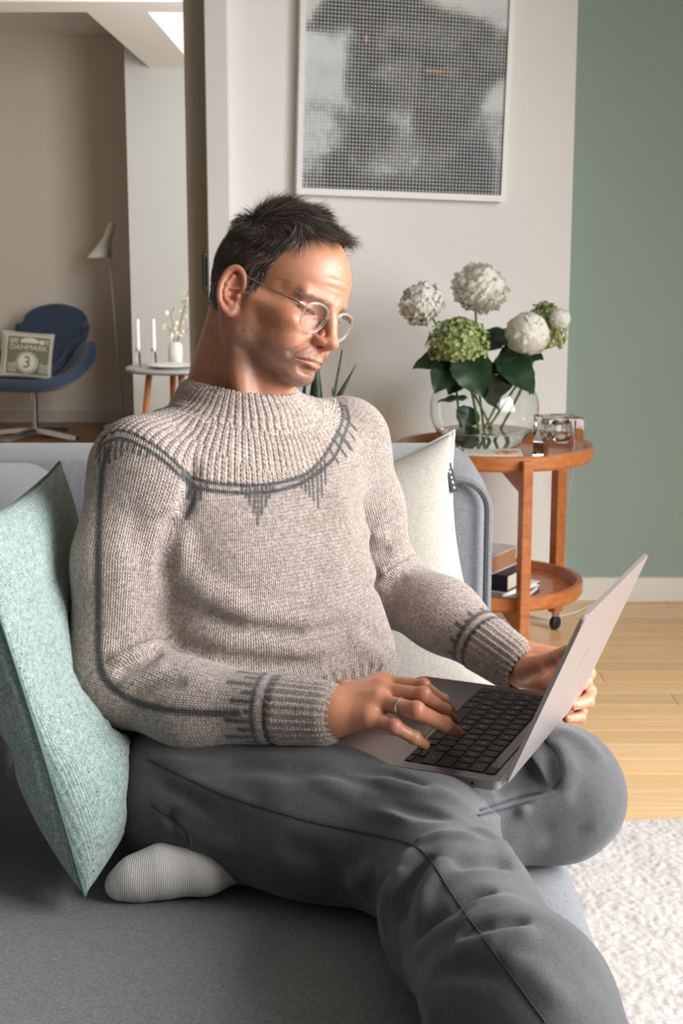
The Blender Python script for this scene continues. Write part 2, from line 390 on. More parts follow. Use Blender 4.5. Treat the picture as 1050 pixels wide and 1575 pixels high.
tg = obj('side_tag', tb, plain('black_ribbon', srgb(22, 22, 24), .7), linen, (lx[-1, j]+.002, -.004, lz[-1, j])); tg.rotation_euler = (0, R(-4), R(48)); tg['label'] = 'black ribbon tag with small white marks'
b = bmesh.new()
for k in range(5):
    z = -.019+.0085*k
    bbox(b, -.0075, -.0042, -.0042, -.0034, z, z+.0036+.0012*(k % 2))
obj('tag_marks', b, plain('white_print', srgb(220, 220, 216), .7), tg)
# ------------------------------------------------------------------ picture on the white wall
DOG = """99999766667999999999999999
99985333334479999999999999
99742333333333567999999999
98433333333333334566788888
95333333223333333333344679
73333323334444444444443356
54445643345544444444433344
99868642353344444444233444
99999533344123233333324444
99999533223444412333332344
88888533245544411254233223
88778432455444412333332247
88888432223444433333333578
88888543222334333323333688
77777643222344333333334888
66666655344555222222234666
77764433334666322222235566
77775433222356322222344466
77766422222455422222333466
77766322233455443334222246
77764332344555544443112336
66532253455555644431111235
65522234566655444332111135
54411123344333333221111125
54411111222222222211111125""".split()
p_bl = wall_pt(452, 299); p_br = wall_pt(771, 311); xax = (p_br-p_bl).normalized(); pw = (p_br-p_bl).length
zax = Vector((0, 0, 1)); zax = (zax-xax*zax.dot(xax)).normalized(); ph = pw*1.19
pic = empty('framed_halftone_print', p_bl+wn*.004); pic.matrix_world = frame_matrix(p_bl+wn*.004, xax, zax)
tag(pic, 'large white framed halftone print of a dog on the white wall', 'picture')
dp = .030; bw = pw*.024
b = bmesh.new()
for (x0, x1, z0, z1) in ((0, bw, 0, ph), (pw-bw, pw, 0, ph), (bw, pw-bw, 0, bw*1.2), (bw, pw-bw, ph-bw, ph)): bbox(b, x0, x1, -dp, 0, z0, z1)
obj('frame', b, M['trim'], pic)
nc = 59; cs = (pw-2*bw)/nc; nr = int((ph-2.2*bw)/cs)
rows0 = nr-25*58//25
dg = np.array([[int(ch) for ch in r] for r in DOG], float)
rs = np.random.RandomState(5); verts = []; faces = []; cols = []
def samp(u, t):
    x = min(max(u*26-.5, 0), 24.999); y = min(max(t*25-.5, 0), 23.999); i, j = int(y), int(x); fy, fx = y-i, x-j
    return (dg[i, j]*(1-fx)+dg[i, j+1]*fx)*(1-fy)+(dg[i+1, j]*(1-fx)+dg[i+1, j+1]*fx)*fy
yq = -dp+.008
for r in range(nr):
    for c in range(nc):
        t = 1-(r+.5)/58; u = (c+.5)/nc
        v = 9. if t < 0 else samp(u, t)
        v = min(9, max(0, v+rs.uniform(-.5, .5))); k = v/9; g = np.interp(v, range(10), [.007, .013, .026, .05, .095, .18, .36, .56, .65, .72])
        tint = np.array([.98, 1, 1.0])+(np.array([-.03, .0, .01]) if (u < .25 or u > .85 or (t > .1 and v > 5)) else np.array([.04, .0, -.05]))*(.4+.6*rs.rand())
        colr = np.clip(g*tint+rs.uniform(-.02, .02, 3)*(1-k*.6), .01, .8)
        if .60 < u < .67 and .408 < t < .43: colr = np.array([.30, .17, .07])
        if .285 < u < .31 and .27 < t < .31: colr = np.array([.4, .26, .12])
        x, z = bw+c*cs, bw*1.2+r*cs; i0 = len(verts)
        verts += [(x, yq, z), (x+cs, yq, z), (x+cs, yq, z+cs), (x, yq, z+cs)]; faces.append((i0, i0+1, i0+2, i0+3)); cols += [(*colr, 1)]*4
        if v < 8.6:
            rr = cs*(.235+.05*k); i0 = len(verts); w8 = .70
            for q in range(8): verts.append((x+cs/2+rr*math.cos(q*math.pi/4+.39), yq-.0006, z+cs/2+rr*math.sin(q*math.pi/4+.39)))
            faces.append(tuple(range(i0, i0+8))); cols += [(w8, w8, w8*.97, 1)]*8
me = bpy.data.meshes.new('print'); me.from_pydata(verts, [], faces)
ca = me.color_attributes.new('ink', 'FLOAT_COLOR', 'POINT'); ca.data.foreach_set('color', np.array(cols, np.float32).ravel())
n = N('printed_ink'); a = n.n('ShaderNodeVertexColor'); a.layer_name = 'ink'; n.l(a.outputs[0], n.b.inputs['Base Color']); n.set(rough=.5)
obj('print', me, n.m, pic)['label'] = 'grid of white dots over a dark dog portrait'
# ------------------------------------------------------------------ trolley table
TC = Vector((.427, 3.95, 0)); tr = empty('round_trolley_table', TC); tag(tr, 'round two tier teak trolley table with castors by the white wall', 'table')
def tray(r, z, name):
    prof = [(0, z-.012), (r-.006, z-.012), (r, z-.004), (r, z+.026), (r-.003, z+.029), (r-.016, z+.029), (r-.019, z+.024), (r-.026, z+.003), (r-.034, z), (0, z)]
    o = smooth(obj(name, lathe_bm(prof, 96), M['teak'], tr), 35); return o
tray(.272, .560, 'upper_tray'); tray(.254, .178, 'lower_tray')
lr = .285
for i, a in enumerate((171, 281, 41)):
    ca_, sa_ = math.cos(R(a)), math.sin(R(a)); mt = Matrix.Rotation(R(a), 4, 'Z')
    lg = obj('leg', box_bm(lr-.026, lr+.014, -.014, .014, .055, .580, .003, 2, mt), M['teak'], tr)
    for zz in (.545, .163):
        b = bmesh.new(); pr = [(0.02, zz), (lr-.02, zz), (lr-.02, zz-.055), (.09, zz-.022), (.02, zz-.022)]
        v1 = [b.verts.new(mt @ Vector((x, -.010, z))) for x, z in pr]; v2 = [b.verts.new(mt @ Vector((x, .010, z))) for x, z in pr]
        b.faces.new(v1); b.faces.new(v2[::-1])
        for k in range(5): b.faces.new((v1[k], v1[(k+1) % 5], v2[(k+1) % 5], v2[k]))
        bmesh.ops.recalc_face_normals(b, faces=b.faces[:]); obj('tray_bracket', b, M['teak'], tr)
    b = lathe_bm([(.0, -.010), (.017, -.010), (.021, -.006), (.021, .006), (.017, .010), (0, .010)], 20)
    wm_ = Matrix.Translation(((lr-.006)*ca_, (lr-.006)*sa_, .021)) @ Matrix.Rotation(R(90), 4, 'X') @ Matrix.Rotation(R(25*i), 4, 'Y')
    bmesh.ops.transform(b, matrix=wm_, verts=b.verts[:]); ow = obj('castor', b, M['black'], tr)
    b = box_bm((lr-.006)*ca_-.010, (lr-.006)*ca_+.010, (lr-.006)*sa_-.014, (lr-.006)*sa_+.014, .040, .058, .003, 1); obj('castor_mount', b, M['steel'], ow)
# ---- books on the lower tray
def book(name, label, c, wd, ht, th, cover, rot, paper=srgb(216, 206, 188)):
    r = empty(name, c, R(rot)); tag(r, label, 'book', 'books on the lower tray')
    m = plain(name+'_cover', cover, .45, .08, 30)
    b = bmesh.new(); bbox(b, -wd/2, wd/2, -ht/2, ht/2, 0, .0025); bbox(b, -wd/2, wd/2, -ht/2, ht/2, th-.0025, th); bbox(b, -wd/2, -wd/2+.003, -ht/2, ht/2, .0025, th-.0025)
    obj('cover', b, m, r); obj('page_block', box_bm(-wd/2+.003, wd/2-.006, -ht/2+.005, ht/2-.005, .0025, th-.0025), plain(name+'_paper', paper, .9, .05, 200), r)
    return r
BZ = .1785
bk = book('magazine', 'dark blue thin book at the bottom of the tray stack', (.385, 3.86, BZ), .21, .28, .020, srgb(52, 66, 84), 66, srgb(235, 233, 228))
bk2 = book('paperback', 'white paperback slipped between the blue books', (.395, 3.88, BZ+.0205), .19, .25, .013, srgb(226, 226, 224), 50, srgb(235, 230, 220))
bk3 = book('thick_novel', 'thick navy novel with pale printing on the trolley', (.385, 3.87, BZ+.034), .165, .235, .045, srgb(40, 38, 62), 60)
for k, (y, s_) in enumerate(((.05, .8), (.02, .5), (-.03, .7))):
    b = bmesh.new(); rr = random.Random(k)
    x = -.05
    while x < .05: wq = rr.uniform(.004, .010); bbox(b, -.0832, -.0826, x, x+wq, .012+.010*k, .012+.010*k+.006*s_); x += wq+.004
    obj('spine_print', b, plain('pale_print', srgb(186, 184, 196), .6), bk3)
bk4 = book('grey_book', 'pale grey photo book lying on top of the tray stack', (.350, 3.88, BZ+.0795), .17, .23, .050, srgb(206, 204, 203), 57, srgb(168, 120, 84))
# ---- goldfish bowl vase, water
n = N('clear_glass'); n.col((1, 1, 1, 1)); n.set(rough=0.0, trans=1.0, ior=1.45, spec=.5); M['glass'] = n.m
n = N('vase_glass'); n.col((.96, .985, .975, 1)); n.set(rough=0.0, trans=1.0, ior=1.42); M['vglass'] = n.m
n = N('water'); n.col((.93, .97, .92, 1)); n.set(rough=0.0, trans=1.0, ior=1.33); M['water'] = n.m
VC = Vector((.393, 3.92, .5605)); VR = .150; th_ = .0022; vs_ = .87
vase = empty('fishbowl_vase', VC); tag(vase, 'round clear glass vase of water holding the white peonies', 'vase')
outp = [(0, 0)]; inp = []
for a in np.linspace(-78, 52, 40): outp.append((VR*math.cos(R(a)), (VR*math.sin(R(a))+VR*.978)*vs_))
for a in np.linspace(52, -78, 40): inp.append(((VR-th_)*math.cos(R(a)), ((VR-th_)*math.sin(R(a))+VR*.978)*vs_))
inp.append((0, .006))
smooth(obj('bowl', lathe_bm(outp+inp, 72), M['vglass'], vase), 60)
wl = .068; wp = [(0, .0068)]
for a in np.linspace(-77, 0, 60):
    z = ((VR-th_-.0006)*math.sin(R(a))+VR*.978)*vs_
    if z > wl: break
    wp.append(((VR-th_-.0006)*math.cos(R(a)), z))
wp += [(wp[-1][0], wl), (0, wl)]
smooth(obj('water', lathe_bm(wp, 72), M['water'], vase), 40)
# ------------------------------------------------------------------ flowers
n = N('peony_petal'); v = n.coord(); f = n.noise(v, 60, 3); n.col(n.ramp(f, [(.3, srgb(244, 240, 224)), (.65, srgb(252, 251, 246))])); n.set(rough=.7, spec=.1)
n.b.inputs['Subsurface Radius'].default_value = (.02, .02, .016); M['petal'] = n.m
tl_ = n.n('ShaderNodeBsdfTranslucent'); tl_.inputs[0].default_value = (.95, .93, .86, 1); mxs = n.n('ShaderNodeMixShader'); mxs.inputs[0].default_value = .42; n.l(n.b.outputs[0], mxs.inputs[1]); n.l(tl_.outputs[0], mxs.inputs[2]); n.l(mxs.outputs[0], n.out.inputs[0])
M['stem'] = plain('green_stem', srgb(112, 138, 66), .5, .15, 30)
M['twig'] = plain('brown_stem', srgb(88, 62, 48), .6, .15, 30)
n = N('hydrangea_floret'); v = n.coord(); f = n.noise(v, 70, 3); n.col(n.ramp(f, [(.3, srgb(96, 124, 58)), (.5, srgb(150, 164, 96)), (.7, srgb(196, 196, 158))])); n.set(rough=.6, spec=.2); M['floret'] = n.m
n = N('hydrangea_leaf'); v = n.coord(); f = n.noise(v, 24, 4); n.col(n.ramp(f, [(.3, srgb(22, 44, 26)), (.7, srgb(44, 74, 40))])); n.set(rough=.38, spec=.4); n.bump(n.noise(v, 90, 3), .3, .001); M['leafm'] = n.m
def petal(b, T, L, wd, cup, ruff, rr, nu=8, nv=8):
    g = []; ph, fr = rr.uniform(0, 6), rr.uniform(4, 8); notch = rr.uniform(-.04, .10)
    for i in range(nu):
        u = i/(nu-1); row = []
        for j in range(nv):
            t = j/(nv-1)*2-1; w = wd*(.25+.75*math.sin(math.pi*.5*min(1, u*1.25)))
            x = t*w/2*(1-.30*max(0, u-.7)/.3); y = L*u*(1-.26*abs(t)**2.4*u-notch*math.exp(-(t/.25)**2)*u*u)
            z = cup*L*u*u*.55+cup*.7*wd*(t*t-.3)*(.35+u*.35)+ruff*math.sin(fr*t+ph)*u**3+ruff*.5*math.sin(2.3*fr*t+2*ph)*u**4
            row.append(b.verts.new(T @ Vector((x, y, z))))
        g.append(row)
    for i in range(nu-1):
        for j in range(nv-1): b.faces.new((g[i][j], g[i][j+1], g[i+1][j+1], g[i+1][j]))
def peony_bm(r, seed, npet=150, shaggy=.5, closed=False):
    rr = random.Random(seed); b = bmesh.new(); ga = math.pi*(3-math.sqrt(5))
    for k in range(npet):
        q = (k+.5)/npet                       # 0 at the centre (top) .. 1 at the calyx
        el = math.pi/2-q*math.pi*.80+rr.uniform(-.12, .12); az = k*ga+rr.uniform(-.3, .3)
        d = Vector((math.cos(el)*math.cos(az), math.cos(el)*math.sin(az), math.sin(el)))
        rad = r*rr.uniform(.80, 1.02)*(1 if not closed else .93)
        L = r*rr.uniform(.65, .95) if not closed else r*rr.uniform(.8, 1.1); wd = r*rr.uniform(.5, .85)*(1.6 if closed else 1)
        # a petal stands from an inner shell outwards, its tip at rad, leaning towards the crown
        up = Vector((0, 0, 1)); tang = (up-d*up.dot(d)); tang = tang.normalized() if tang.length > .05 else d.orthogonal().normalized()
        lean = (1.15 if not closed else 1.7)+rr.uniform(-.45, .45)
        yd = (d+tang*lean).normalized(); zd = (d-yd*d.dot(yd)); zd = zd.normalized()*-1; xd = yd.cross(zd)
        base = d*rad-yd*L*.72
        T = Matrix((xd, yd, zd)).transposed().to_4x4(); T.translation = base
        petal(b, T, L, wd, .42+rr.uniform(-.1, .15), r*.085*shaggy, rr)
    return b
def core_bm(r): b = bmesh.new(); bmesh.ops.create_icosphere(b, subdivisions=3, radius=r); return b
def flower(name, label, c, r, tilt, seed, base, shaggy, closed=False, npet=210, stem_m='stem', squash=.85, group=None):
    root = empty(name, base); tag(root, label, 'flower', group or 'white peonies in the bowl vase')
    q = Vector(tilt).normalized().to_track_quat('Z', 'Y').to_matrix().to_4x4(); c = Vector(c)
    for nm, bb in (('bloom', peony_bm(r, seed, npet, shaggy, closed)), ('bloom_core', core_bm(r*.80))):
        for vv in bb.verts: vv.co.z *= squash
        q2 = q.copy(); q2.translation = c-Vector(base); bmesh.ops.transform(bb, matrix=q2, verts=bb.verts[:]); smooth(obj(nm, bb, M['petal'], root))
    calyx = c-Vector(tilt).normalized()*r*.8*squash
    mid = (calyx+Vector(base))/2+Vector(tilt).normalized()*-.03
    pts = catmull([(0, 0, 0), (mid-Vector(base))*.9, calyx-Vector(base)], 8)
    smooth(obj('stem', tube_bm(pts, .0032, 8), M[stem_m], root))
    return root
def fb(px, py, Y): return Vector(at(px, py, Y))
vb = lambda dx, dy, dz=.014: VC+Vector((dx, dy, dz))
flower('white_peony', 'ruffled white peony drooping at the left of the bouquet', fb(650, 468, 3.86), .064, (-.55, -.35, .7), 11, vb(.05, .02), .9)
flower('white_peony', 'tallest white peony standing at the top of the bouquet', fb(737, 444, 3.92), .075, (.15, -.55, .8), 12, vb(.01, .01), 1.1, npet=240)
flower('white_peony', 'smooth round white peony opening at the front right of the bouquet', fb(811, 514, 3.84), .066, (.12, -.6, .75), 13, vb(-.03, .0), .35, True, npet=90, squash=1.0)
flower('peony_bud', 'small half open cream peony bud at the far right of the bouquet', fb(861, 491, 3.92), .034, (.45, -.3, .8), 14, vb(-.02, .03), .4, True, npet=50, squash=.95)
def hydrangea(name, label, c, rx, rz, base, seed, n=150, wide=True):
    root = empty(name, base); tag(root, label, 'flower', 'green hydrangeas in the bowl vase'); b = bmesh.new(); rr = random.Random(seed); c = Vector(c)-Vector(base)
    for k in range(n):
        q = (k+.5)/n; el = math.pi/2-q*math.pi*.72; az = k*2.39996+rr.uniform(-.2, .2)
        d = Vector((math.cos(el)*math.cos(az), math.cos(el)*math.sin(az), math.sin(el)))
        p = c+Vector((d.x*rx, d.y*rx*.9, d.z*rz))*rr.uniform(.86, 1.08); s_ = rr.uniform(.0056, .0086)
        qz = (d+Vector((rr.uniform(-.5, .5), rr.uniform(-.5, .5), rr.uniform(-.3, .5)))).to_track_quat('Z', 'Y').to_matrix()
        a0 = rr.uniform(0, 2)
        for m_ in range(4):
            a = a0+m_*math.pi/2; u = Vector((math.cos(a), math.sin(a), .35)); w_ = Vector((-math.sin(a), math.cos(a), 0))
            vs = [b.verts.new(p+qz @ x) for x in (Vector((0, 0, 0)), u*s_*.6+w_*s_*.5, u*s_*1.25, u*s_*.6-w_*s_*.5)]; b.faces.new(vs)
        if k % 2 == 0: tube_bm([c*.9+Vector((0, 0, -rz*.4))*.3+(p-c)*.3, p], .0009, 4, b)
    smooth(obj('flower_head', b, M['floret'], root))
    cb = core_bm(1); [setattr(vv, 'co', c+Vector((vv.co.x*rx*.72, vv.co.y*rx*.66, vv.co.z*rz*.72))) for vv in cb.verts]; obj('flower_core', cb, M['floret'], root)
    smooth(obj('stem', tube_bm(catmull([(0, 0, 0), c*.5+Vector((.01, 0, .0)), c], 8), .004, 8), M['stem'], root)); return root
hy = hydrangea('green_hydrangea', 'large green hydrangea head in the middle of the vase', fb(704, 528, 3.80), .080, .062, vb(-.01, -.02), 3, 400)
hy2 = hydrangea('green_hydrangea', 'smaller green hydrangea head half hidden behind the round peony', fb(838, 508, 3.98), .058, .072, vb(.02, .02), 5, 260)
def leaf_bm(p, tip, wd, nrm, fold=.25, droop=.1, nu=12, nv=7):
    b = bmesh.new(); p = Vector(p); d = Vector(tip)-p; L = d.length; d.normalize(); nr = Vector(nrm); nr = (nr-d*nr.dot(d)).normalized(); s_ = d.cross(nr); g = []
    for i in range(nu):
        u = i/(nu-1); w = wd*(math.sin(math.pi*u**.80)**.8*(1-.15*u)) if 0 < u < 1 else 0.0008
        row = []
        for j in range(nv):
            t = j/(nv-1)*2-1; z = abs(t)*w*.5*fold-droop*L*u*u+.006*math.sin(u*16)*abs(t)*.5
            ser = (1+.05*(i % 2)) if abs(t) == 1 else 1
            row.append(b.verts.new(p+d*L*u+s_*t*w*.5*ser+nr*z))
        g.append(row)
    for i in range(nu-1):
        for j in range(nv-1): b.faces.new((g[i][j], g[i][j+1], g[i+1][j+1], g[i+1][j]))
    return b
def add_leaf(root, px0, py0, Y0, px1, py1, Y1, wd, nrm, **kw):
    b = leaf_bm(fb(px0, py0, Y0), fb(px1, py1, Y1), wd, nrm, **kw)
    bmesh.ops.translate(b, verts=b.verts[:], vec=-Vector(root.location)); smooth(obj('leaf', b, M['leafm'], root))
for a in ((702, 545, 3.83, 634, 562, 3.80, .075, (-.2, -.7, .7)), (700, 550, 3.82, 668, 602, 3.76, .09, (-.2, -.9, .3)), (712, 540, 3.80, 742, 608, 3.74, .115, (0, -.95, .3)),
          (722, 540, 3.84, 690, 606, 3.80, .10, (0, -.95, .2)), (745, 540, 3.88, 772, 500, 3.95, .075, (0, -.8, .5)), (738, 540, 3.86, 716, 498, 3.9, .07, (0, -.8, .5)),
          (722, 625, 3.90, 712, 660, 3.87, .075, (.2, -.95, .1)), (716, 655, 3.88, 720, 690, 3.86, .075, (.1, -.95, .1)), (720, 612, 3.90, 674, 614, 3.84, .03, (0, -.5, .8)), (740, 590, 3.9, 768, 628, 3.84, .05, (.2, -.9, .2))): add_leaf(hy, *a)
for a in ((770, 545, 3.88, 822, 602, 3.80, .10, (.3, -.9, .3)), (790, 540, 3.92, 836, 550, 3.88, .075, (.2, -.7, .6)), (765, 548, 3.9, 800, 545, 3.84, .09, (.1, -.8, .6)), (775, 555, 3.92, 760, 615, 3.86, .09, (0, -.9, .3)), (768, 530, 3.95, 800, 505, 3.98, .06, (0, -.8, .5)),
          (800, 550, 3.9, 818, 606, 3.86, .06, (.6, -.8, .1))): add_leaf(hy2, *a)
tw = empty('woody_stem', vb(-.06, -.01, .03)); tag(tw, 'thin brown woody stem leaning across inside the vase', 'twig')
smooth(obj('stem', tube_bm([(0, 0, 0), fb(700, 585, 3.88)-tw.location], .0030, 8), M['twig'], tw))
# ---- crystal block candle holder, booklet
gb = empty('glass_block_holder', (.585, 3.835, .5605), R(14)); tag(gb, 'heavy square crystal tealight holder on the trolley', 'candle holder')
s_ = .053; cav = [(0, .045)]
for a in np.linspace(-85, 62, 24): cav.append((.035*math.cos(R(a)), .080+.035*math.sin(R(a))))
b = box_bm(-s_, s_, -s_, s_, 0, .118, .006, 3)
outer = obj('block', b, M['glass'], gb)
b2 = lathe_bm(cav, 32, cap=False)
b2.normal_update(); bmesh.ops.reverse_faces(b2, faces=b2.faces[:]); smooth(obj('hollow', b2, M['glass'], gb))
smooth(obj('rim', lathe_bm([(.020, .1175), (.022, .119), (.030, .1195), (.036, .119), (.038, .1175)], 32, cap=False), M['glass'], gb))
obj('tealight', lathe_bm([(0, .046), (.017, .046), (.019, .048), (.019, .060), (0, .059)], 24), plain('white_wax', srgb(236, 232, 222), .5), gb)
bl_ = tag(empty('card_box', (.402, 3.765, .5605), R(-3)), 'flat ivory card box with an orange ornament at the tray edge', 'box')
obj('body', box_bm(-.077, .077, -.060, .074, 0, .029, .0012, 1), plain('ivory_card', srgb(234, 229, 214), .6, .02), bl_)
b = bmesh.new()
for (x, y, r) in ((.020, 0, .017), (.050, 0, .017), (.035, .0, .011), (.020, 0, .009), (.050, 0, .009)):
    pts = [(x+r*math.cos(t), y+r*1.7*math.sin(t), .0292) for t in np.linspace(0, 2*math.pi, 25)]; tube_bm(pts, .0012, 4, b, False)
tube_bm([(.035, -.038, .0292), (.035, .038, .0292)], .0017, 4, b); tube_bm([(.008, 0, .0292), (.062, 0, .0292)], .0016, 4, b)
obj('ornament', b, plain('orange_ink', srgb(214, 130, 78), .6), bl_)['kind'] = 'stuff'
b = bmesh.new()
for k in range(4): bbox(b, -.066, -.066+.03+.004*(k % 2), -.030+.018*k, -.026+.018*k, .029, .0293)
obj('printed_lines', b, plain('grey_ink', srgb(190, 182, 166), .6), bl_)['kind'] = 'stuff'
# ---- cables
M['cable'] = plain('white_cable', srgb(224, 220, 214), .5)
pts = [TC+Vector((.19, .26, .585)), at(884, 700, 4.30), at(879, 730, 4.32), at(872, 775, 4.36), at(868, 810, 4.42), at(868, 880, 4.465), at(870, 905, 4.46)]
tag(smooth(obj('hanging_cord', tube_bm(catmull(pts[1:], 8), .0022, 6), plain('pink_cord', srgb(214, 190, 178), .5))), 'thin pinkish cord hanging behind the trolley by the green wall', 'cord')
pts = [Vector((.12, 4.06, .004)), Vector((.35, 4.02, .004)), atz(790, 948, .004), atz(840, 950, .004), atz(880, 943, .004), atz(915, 930, .004), atz(975, 925, .004), Vector((1.3, 4.44, .004))]
tag(smooth(obj('floor_cable', tube_bm(catmull(pts, 8), .0035, 6), M['cable'])), 'white cable lying on the bamboo floor under the trolley', 'cable')
# ------------------------------------------------------------------ snake plant behind the sofa
sp = tag(empty('snake_plant', (-.02, 3.15, 0)), 'green snake plant rising behind the sofa and the man', 'plant')
smooth(obj('pot', lathe_bm([(0, 0), (.085, 0), (.11, .20), (.113, .205), (.107, .205), (.104, .19), (0, .19)], 40), plain('white_pot', srgb(225, 222, 215), .4), sp), 40)
obj('soil', lathe_bm([(0, .185), (.1045, .185), (.1045, .192), (0, .196)], 24), plain('soil', srgb(60, 46, 36), .95, .2, 60), sp)
n = N('snake_plant_leaf'); v = n.coord('Object', (8, 8, 30)); f = n.noise(v, 2, 4); n.col(n.ramp(f, [(.35, srgb(28, 46, 28)), (.65, srgb(56, 78, 46))])); n.set(rough=.4); M['sans'] = n.m
def blade(tippx, tippy, Y, bx, wd, twist=0, bend=.02):
    tip = at(tippx, tippy, Y)-Vector(sp.location); base = Vector((bx, (Y-3.15)*.6, .18)); n_ = 18; b = bmesh.new(); prev = None
    for i in range(n_):
        u = i/(n_-1); p = base.lerp(tip, u)+Vector((bend*math.sin(u*math.pi), 0, 0)); w = wd*(.65+.35*math.sin(math.pi*min(1, u*1.25)))*(1-max(0, (u-.55)/.45)**1.6)+.0006
        a = twist*(u-.3); dx = Vector((math.cos(a), math.sin(a), 0)); dn = Vector((-math.sin(a), math.cos(a), 0))
        row = [b.verts.new(p+dx*w/2*t+dn*(abs(t)*w*.22+o)) for t, o in ((-1, 0), (-.5, 0), (0, 0), (.5, 0), (1, 0), (.5, .004), (0, .005), (-.5, .004))]
        if prev: [b.faces.new((prev[k], prev[(k+1) % 8], row[(k+1) % 8], row[k])) for k in range(8)]
        prev = row
    smooth(obj('leaf', b, M['sans'], sp))
blade(527, 538, 3.16, .0, .026, 1.0, -.035); blade(548, 560, 3.12, .02, .062, .4, -.11); blade(487, 540, 3.2, -.045, .10, .2, -.0); blade(512, 597, 3.1, .01, .03, .8, .0); blade(470, 575, 3.22, -.07, .06, -.4, -.02); blade(549, 655, 3.05, .06, .035, .3)
# ------------------------------------------------------------------ far room: swan chair, lamp, coffee table
CH = Vector((-1.80, 8.35, 0)); chair = tag(empty('swivel_lounge_chair', CH), 'dark blue winged swivel lounge chair in the far room', 'chair')
n = N('blue_wool'); v = n.coord(); f = n.noise(v, 300, 3); n.col(n.ramp(f, [(.35, srgb(37, 53, 73)), (.65, srgb(54, 73, 96))])); n.set(rough=.9, sheen=.3); n.bump(f, .3, .002); M['blue'] = n.m
half = [(0, -.33, .368), (.19, -.315, .372), (.32, -.22, .415), (.375, -.09, .50), (.345, .02, .575), (.255, .07, .53), (.17, .13, .41), (.14, .22, .44), (.18, .30, .60), (.195, .335, .69), (.13, .355, .745)]
ring = half+[(0, .365, .770)]+[(-x, y, z) for x, y, z in half[:0:-1]]
rimc = catmull(ring[-1:]+ring+ring[:2], 6)[6:-6]; na, nr_ = len(rimc)-1, 20; P = np.zeros((na, nr_, 3))
for i in range(na):
    for j in range(nr_):
        q = j/(nr_-1); P[i, j] = (rimc[i].x*q**.8, rimc[i].y*q**.8, .335+(rimc[i].z-.335)*q**2.4)
sh = obj('shell', grid_mesh(P, True), M['blue'], chair); sh.rotation_euler = (0, 0, R(-12))
b = bmesh.new(); b.from_mesh(sh.data); bmesh.ops.remove_doubles(b, verts=b.verts[:], dist=1e-4); bmesh.ops.recalc_face_normals(b, faces=b.faces[:])
if sum(f.normal.z for f in b.faces) < 0: bmesh.ops.reverse_faces(b, faces=b.faces[:])
b.to_mesh(sh.data); b.free(); smooth(sh)
md = sh.modifiers.new('upholstery', 'SOLIDIFY'); md.thickness = .062; md.offset = -1; md = sh.modifiers.new('soft', 'SUBSURF'); md.levels = 1; md.render_levels = 1
smooth(obj('column', lathe_bm([(.020, .04), (.020, .30), (.05, .315), (.05, .325)], 24), M['steel'], chair), 40)
for a in (-8, 82, 172, 262):
    mt = Matrix.Rotation(R(a-18), 4, 'Z'); b = bmesh.new(); sec = [(.0, .052, .034), (.10, .046, .026), (.30, .020, .018)]; prev = None
    for x, z, w_ in sec:
        row = [b.verts.new(mt @ Vector((x, y, zz))) for y, zz in ((-w_, z-.026), (w_, z-.026), (w_*.6, z), (-w_*.6, z))]
        if prev: [b.faces.new((prev[k], prev[(k+1) % 4], row[(k+1) % 4], row[k])) for k in range(4)]
        else: b.faces.new(row[::-1])
        prev = row
    b.faces.new(prev); bmesh.ops.recalc_face_normals(b, faces=b.faces[:]); ft = obj('star_foot', b, M['steel'], chair)
    b = lathe_bm([(0, 0), (.014, 0), (.014, .012), (0, .012)], 12); bmesh.ops.translate(b, verts=b.verts[:], vec=mt @ Vector((.29, 0, -.004))); obj('foot_glide', b, M['black'], ft)
# stamp cushion
M['stampc'] = fabric('stamp_cotton', srgb(200, 196, 178), srgb(216, 212, 196), 300)
M['stampg'] = fabric('stamp_green', srgb(104, 108, 92), srgb(120, 124, 106), 300)
sc = at(41, 546, 8.22); stamp = obj('stamp_cushion', None); stamp.matrix_world = frame_matrix(sc, (.98, .10, -.09), (.05, .30, 1)); tag(stamp, 'green and cream cushion printed like a postage stamp on the blue chair', 'cushion')
me, loop, (sx, sy, sz) = pillow_mesh(.30, .27, .09, n=40, corner=.04, seed=4); smooth(obj('cover', me, M['stampc'], stamp))
def stamp_y(x, z):
    U, V = max(-1, min(1, x/.15)), max(-1, min(1, z/.135)); t = max((1-U**4)*(1-V**4), 0)**.55*(.72+.28*(1-U*U)*(1-V*V)); return -.045*t
def decal(name, pts_faces, m, off, label=None):
    vs, fs = pts_faces; me = bpy.data.meshes.new(name); me.from_pydata([(x, stamp_y(x, z)-off, z) for x, z in vs], [], fs)
    o = obj(name, me, m, stamp); o.data.polygons.foreach_set('use_smooth', [True]*len(fs)); return o
def patch(x0, x1, z0, z1, n_=14):
    xs_ = np.linspace(x0, x1, n_); zs_ = np.linspace(z0, z1, n_); vs = [(x, z) for x in xs_ for z in zs_]; fs = [(i*n_+j, (i+1)*n_+j, (i+1)*n_+j+1, i*n_+j+1) for i in range(n_-1) for j in range(n_-1)]; return vs, fs
def disc(cx, cz, r0, r1, n_=36, nr=6):
    vs = []; fs = []; rr_ = np.linspace(r0, r1, nr)
    for k in range(n_):
        a = 2*math.pi*k/n_; vs += [(cx+r*math.cos(a), cz+r*math.sin(a)) for r in rr_]
    for k in range(n_):
        q = (k+1) % n_; fs += [(nr*k+j, nr*k+j+1, nr*q+j+1, nr*q+j) for j in range(nr-1)]
    return vs, fs
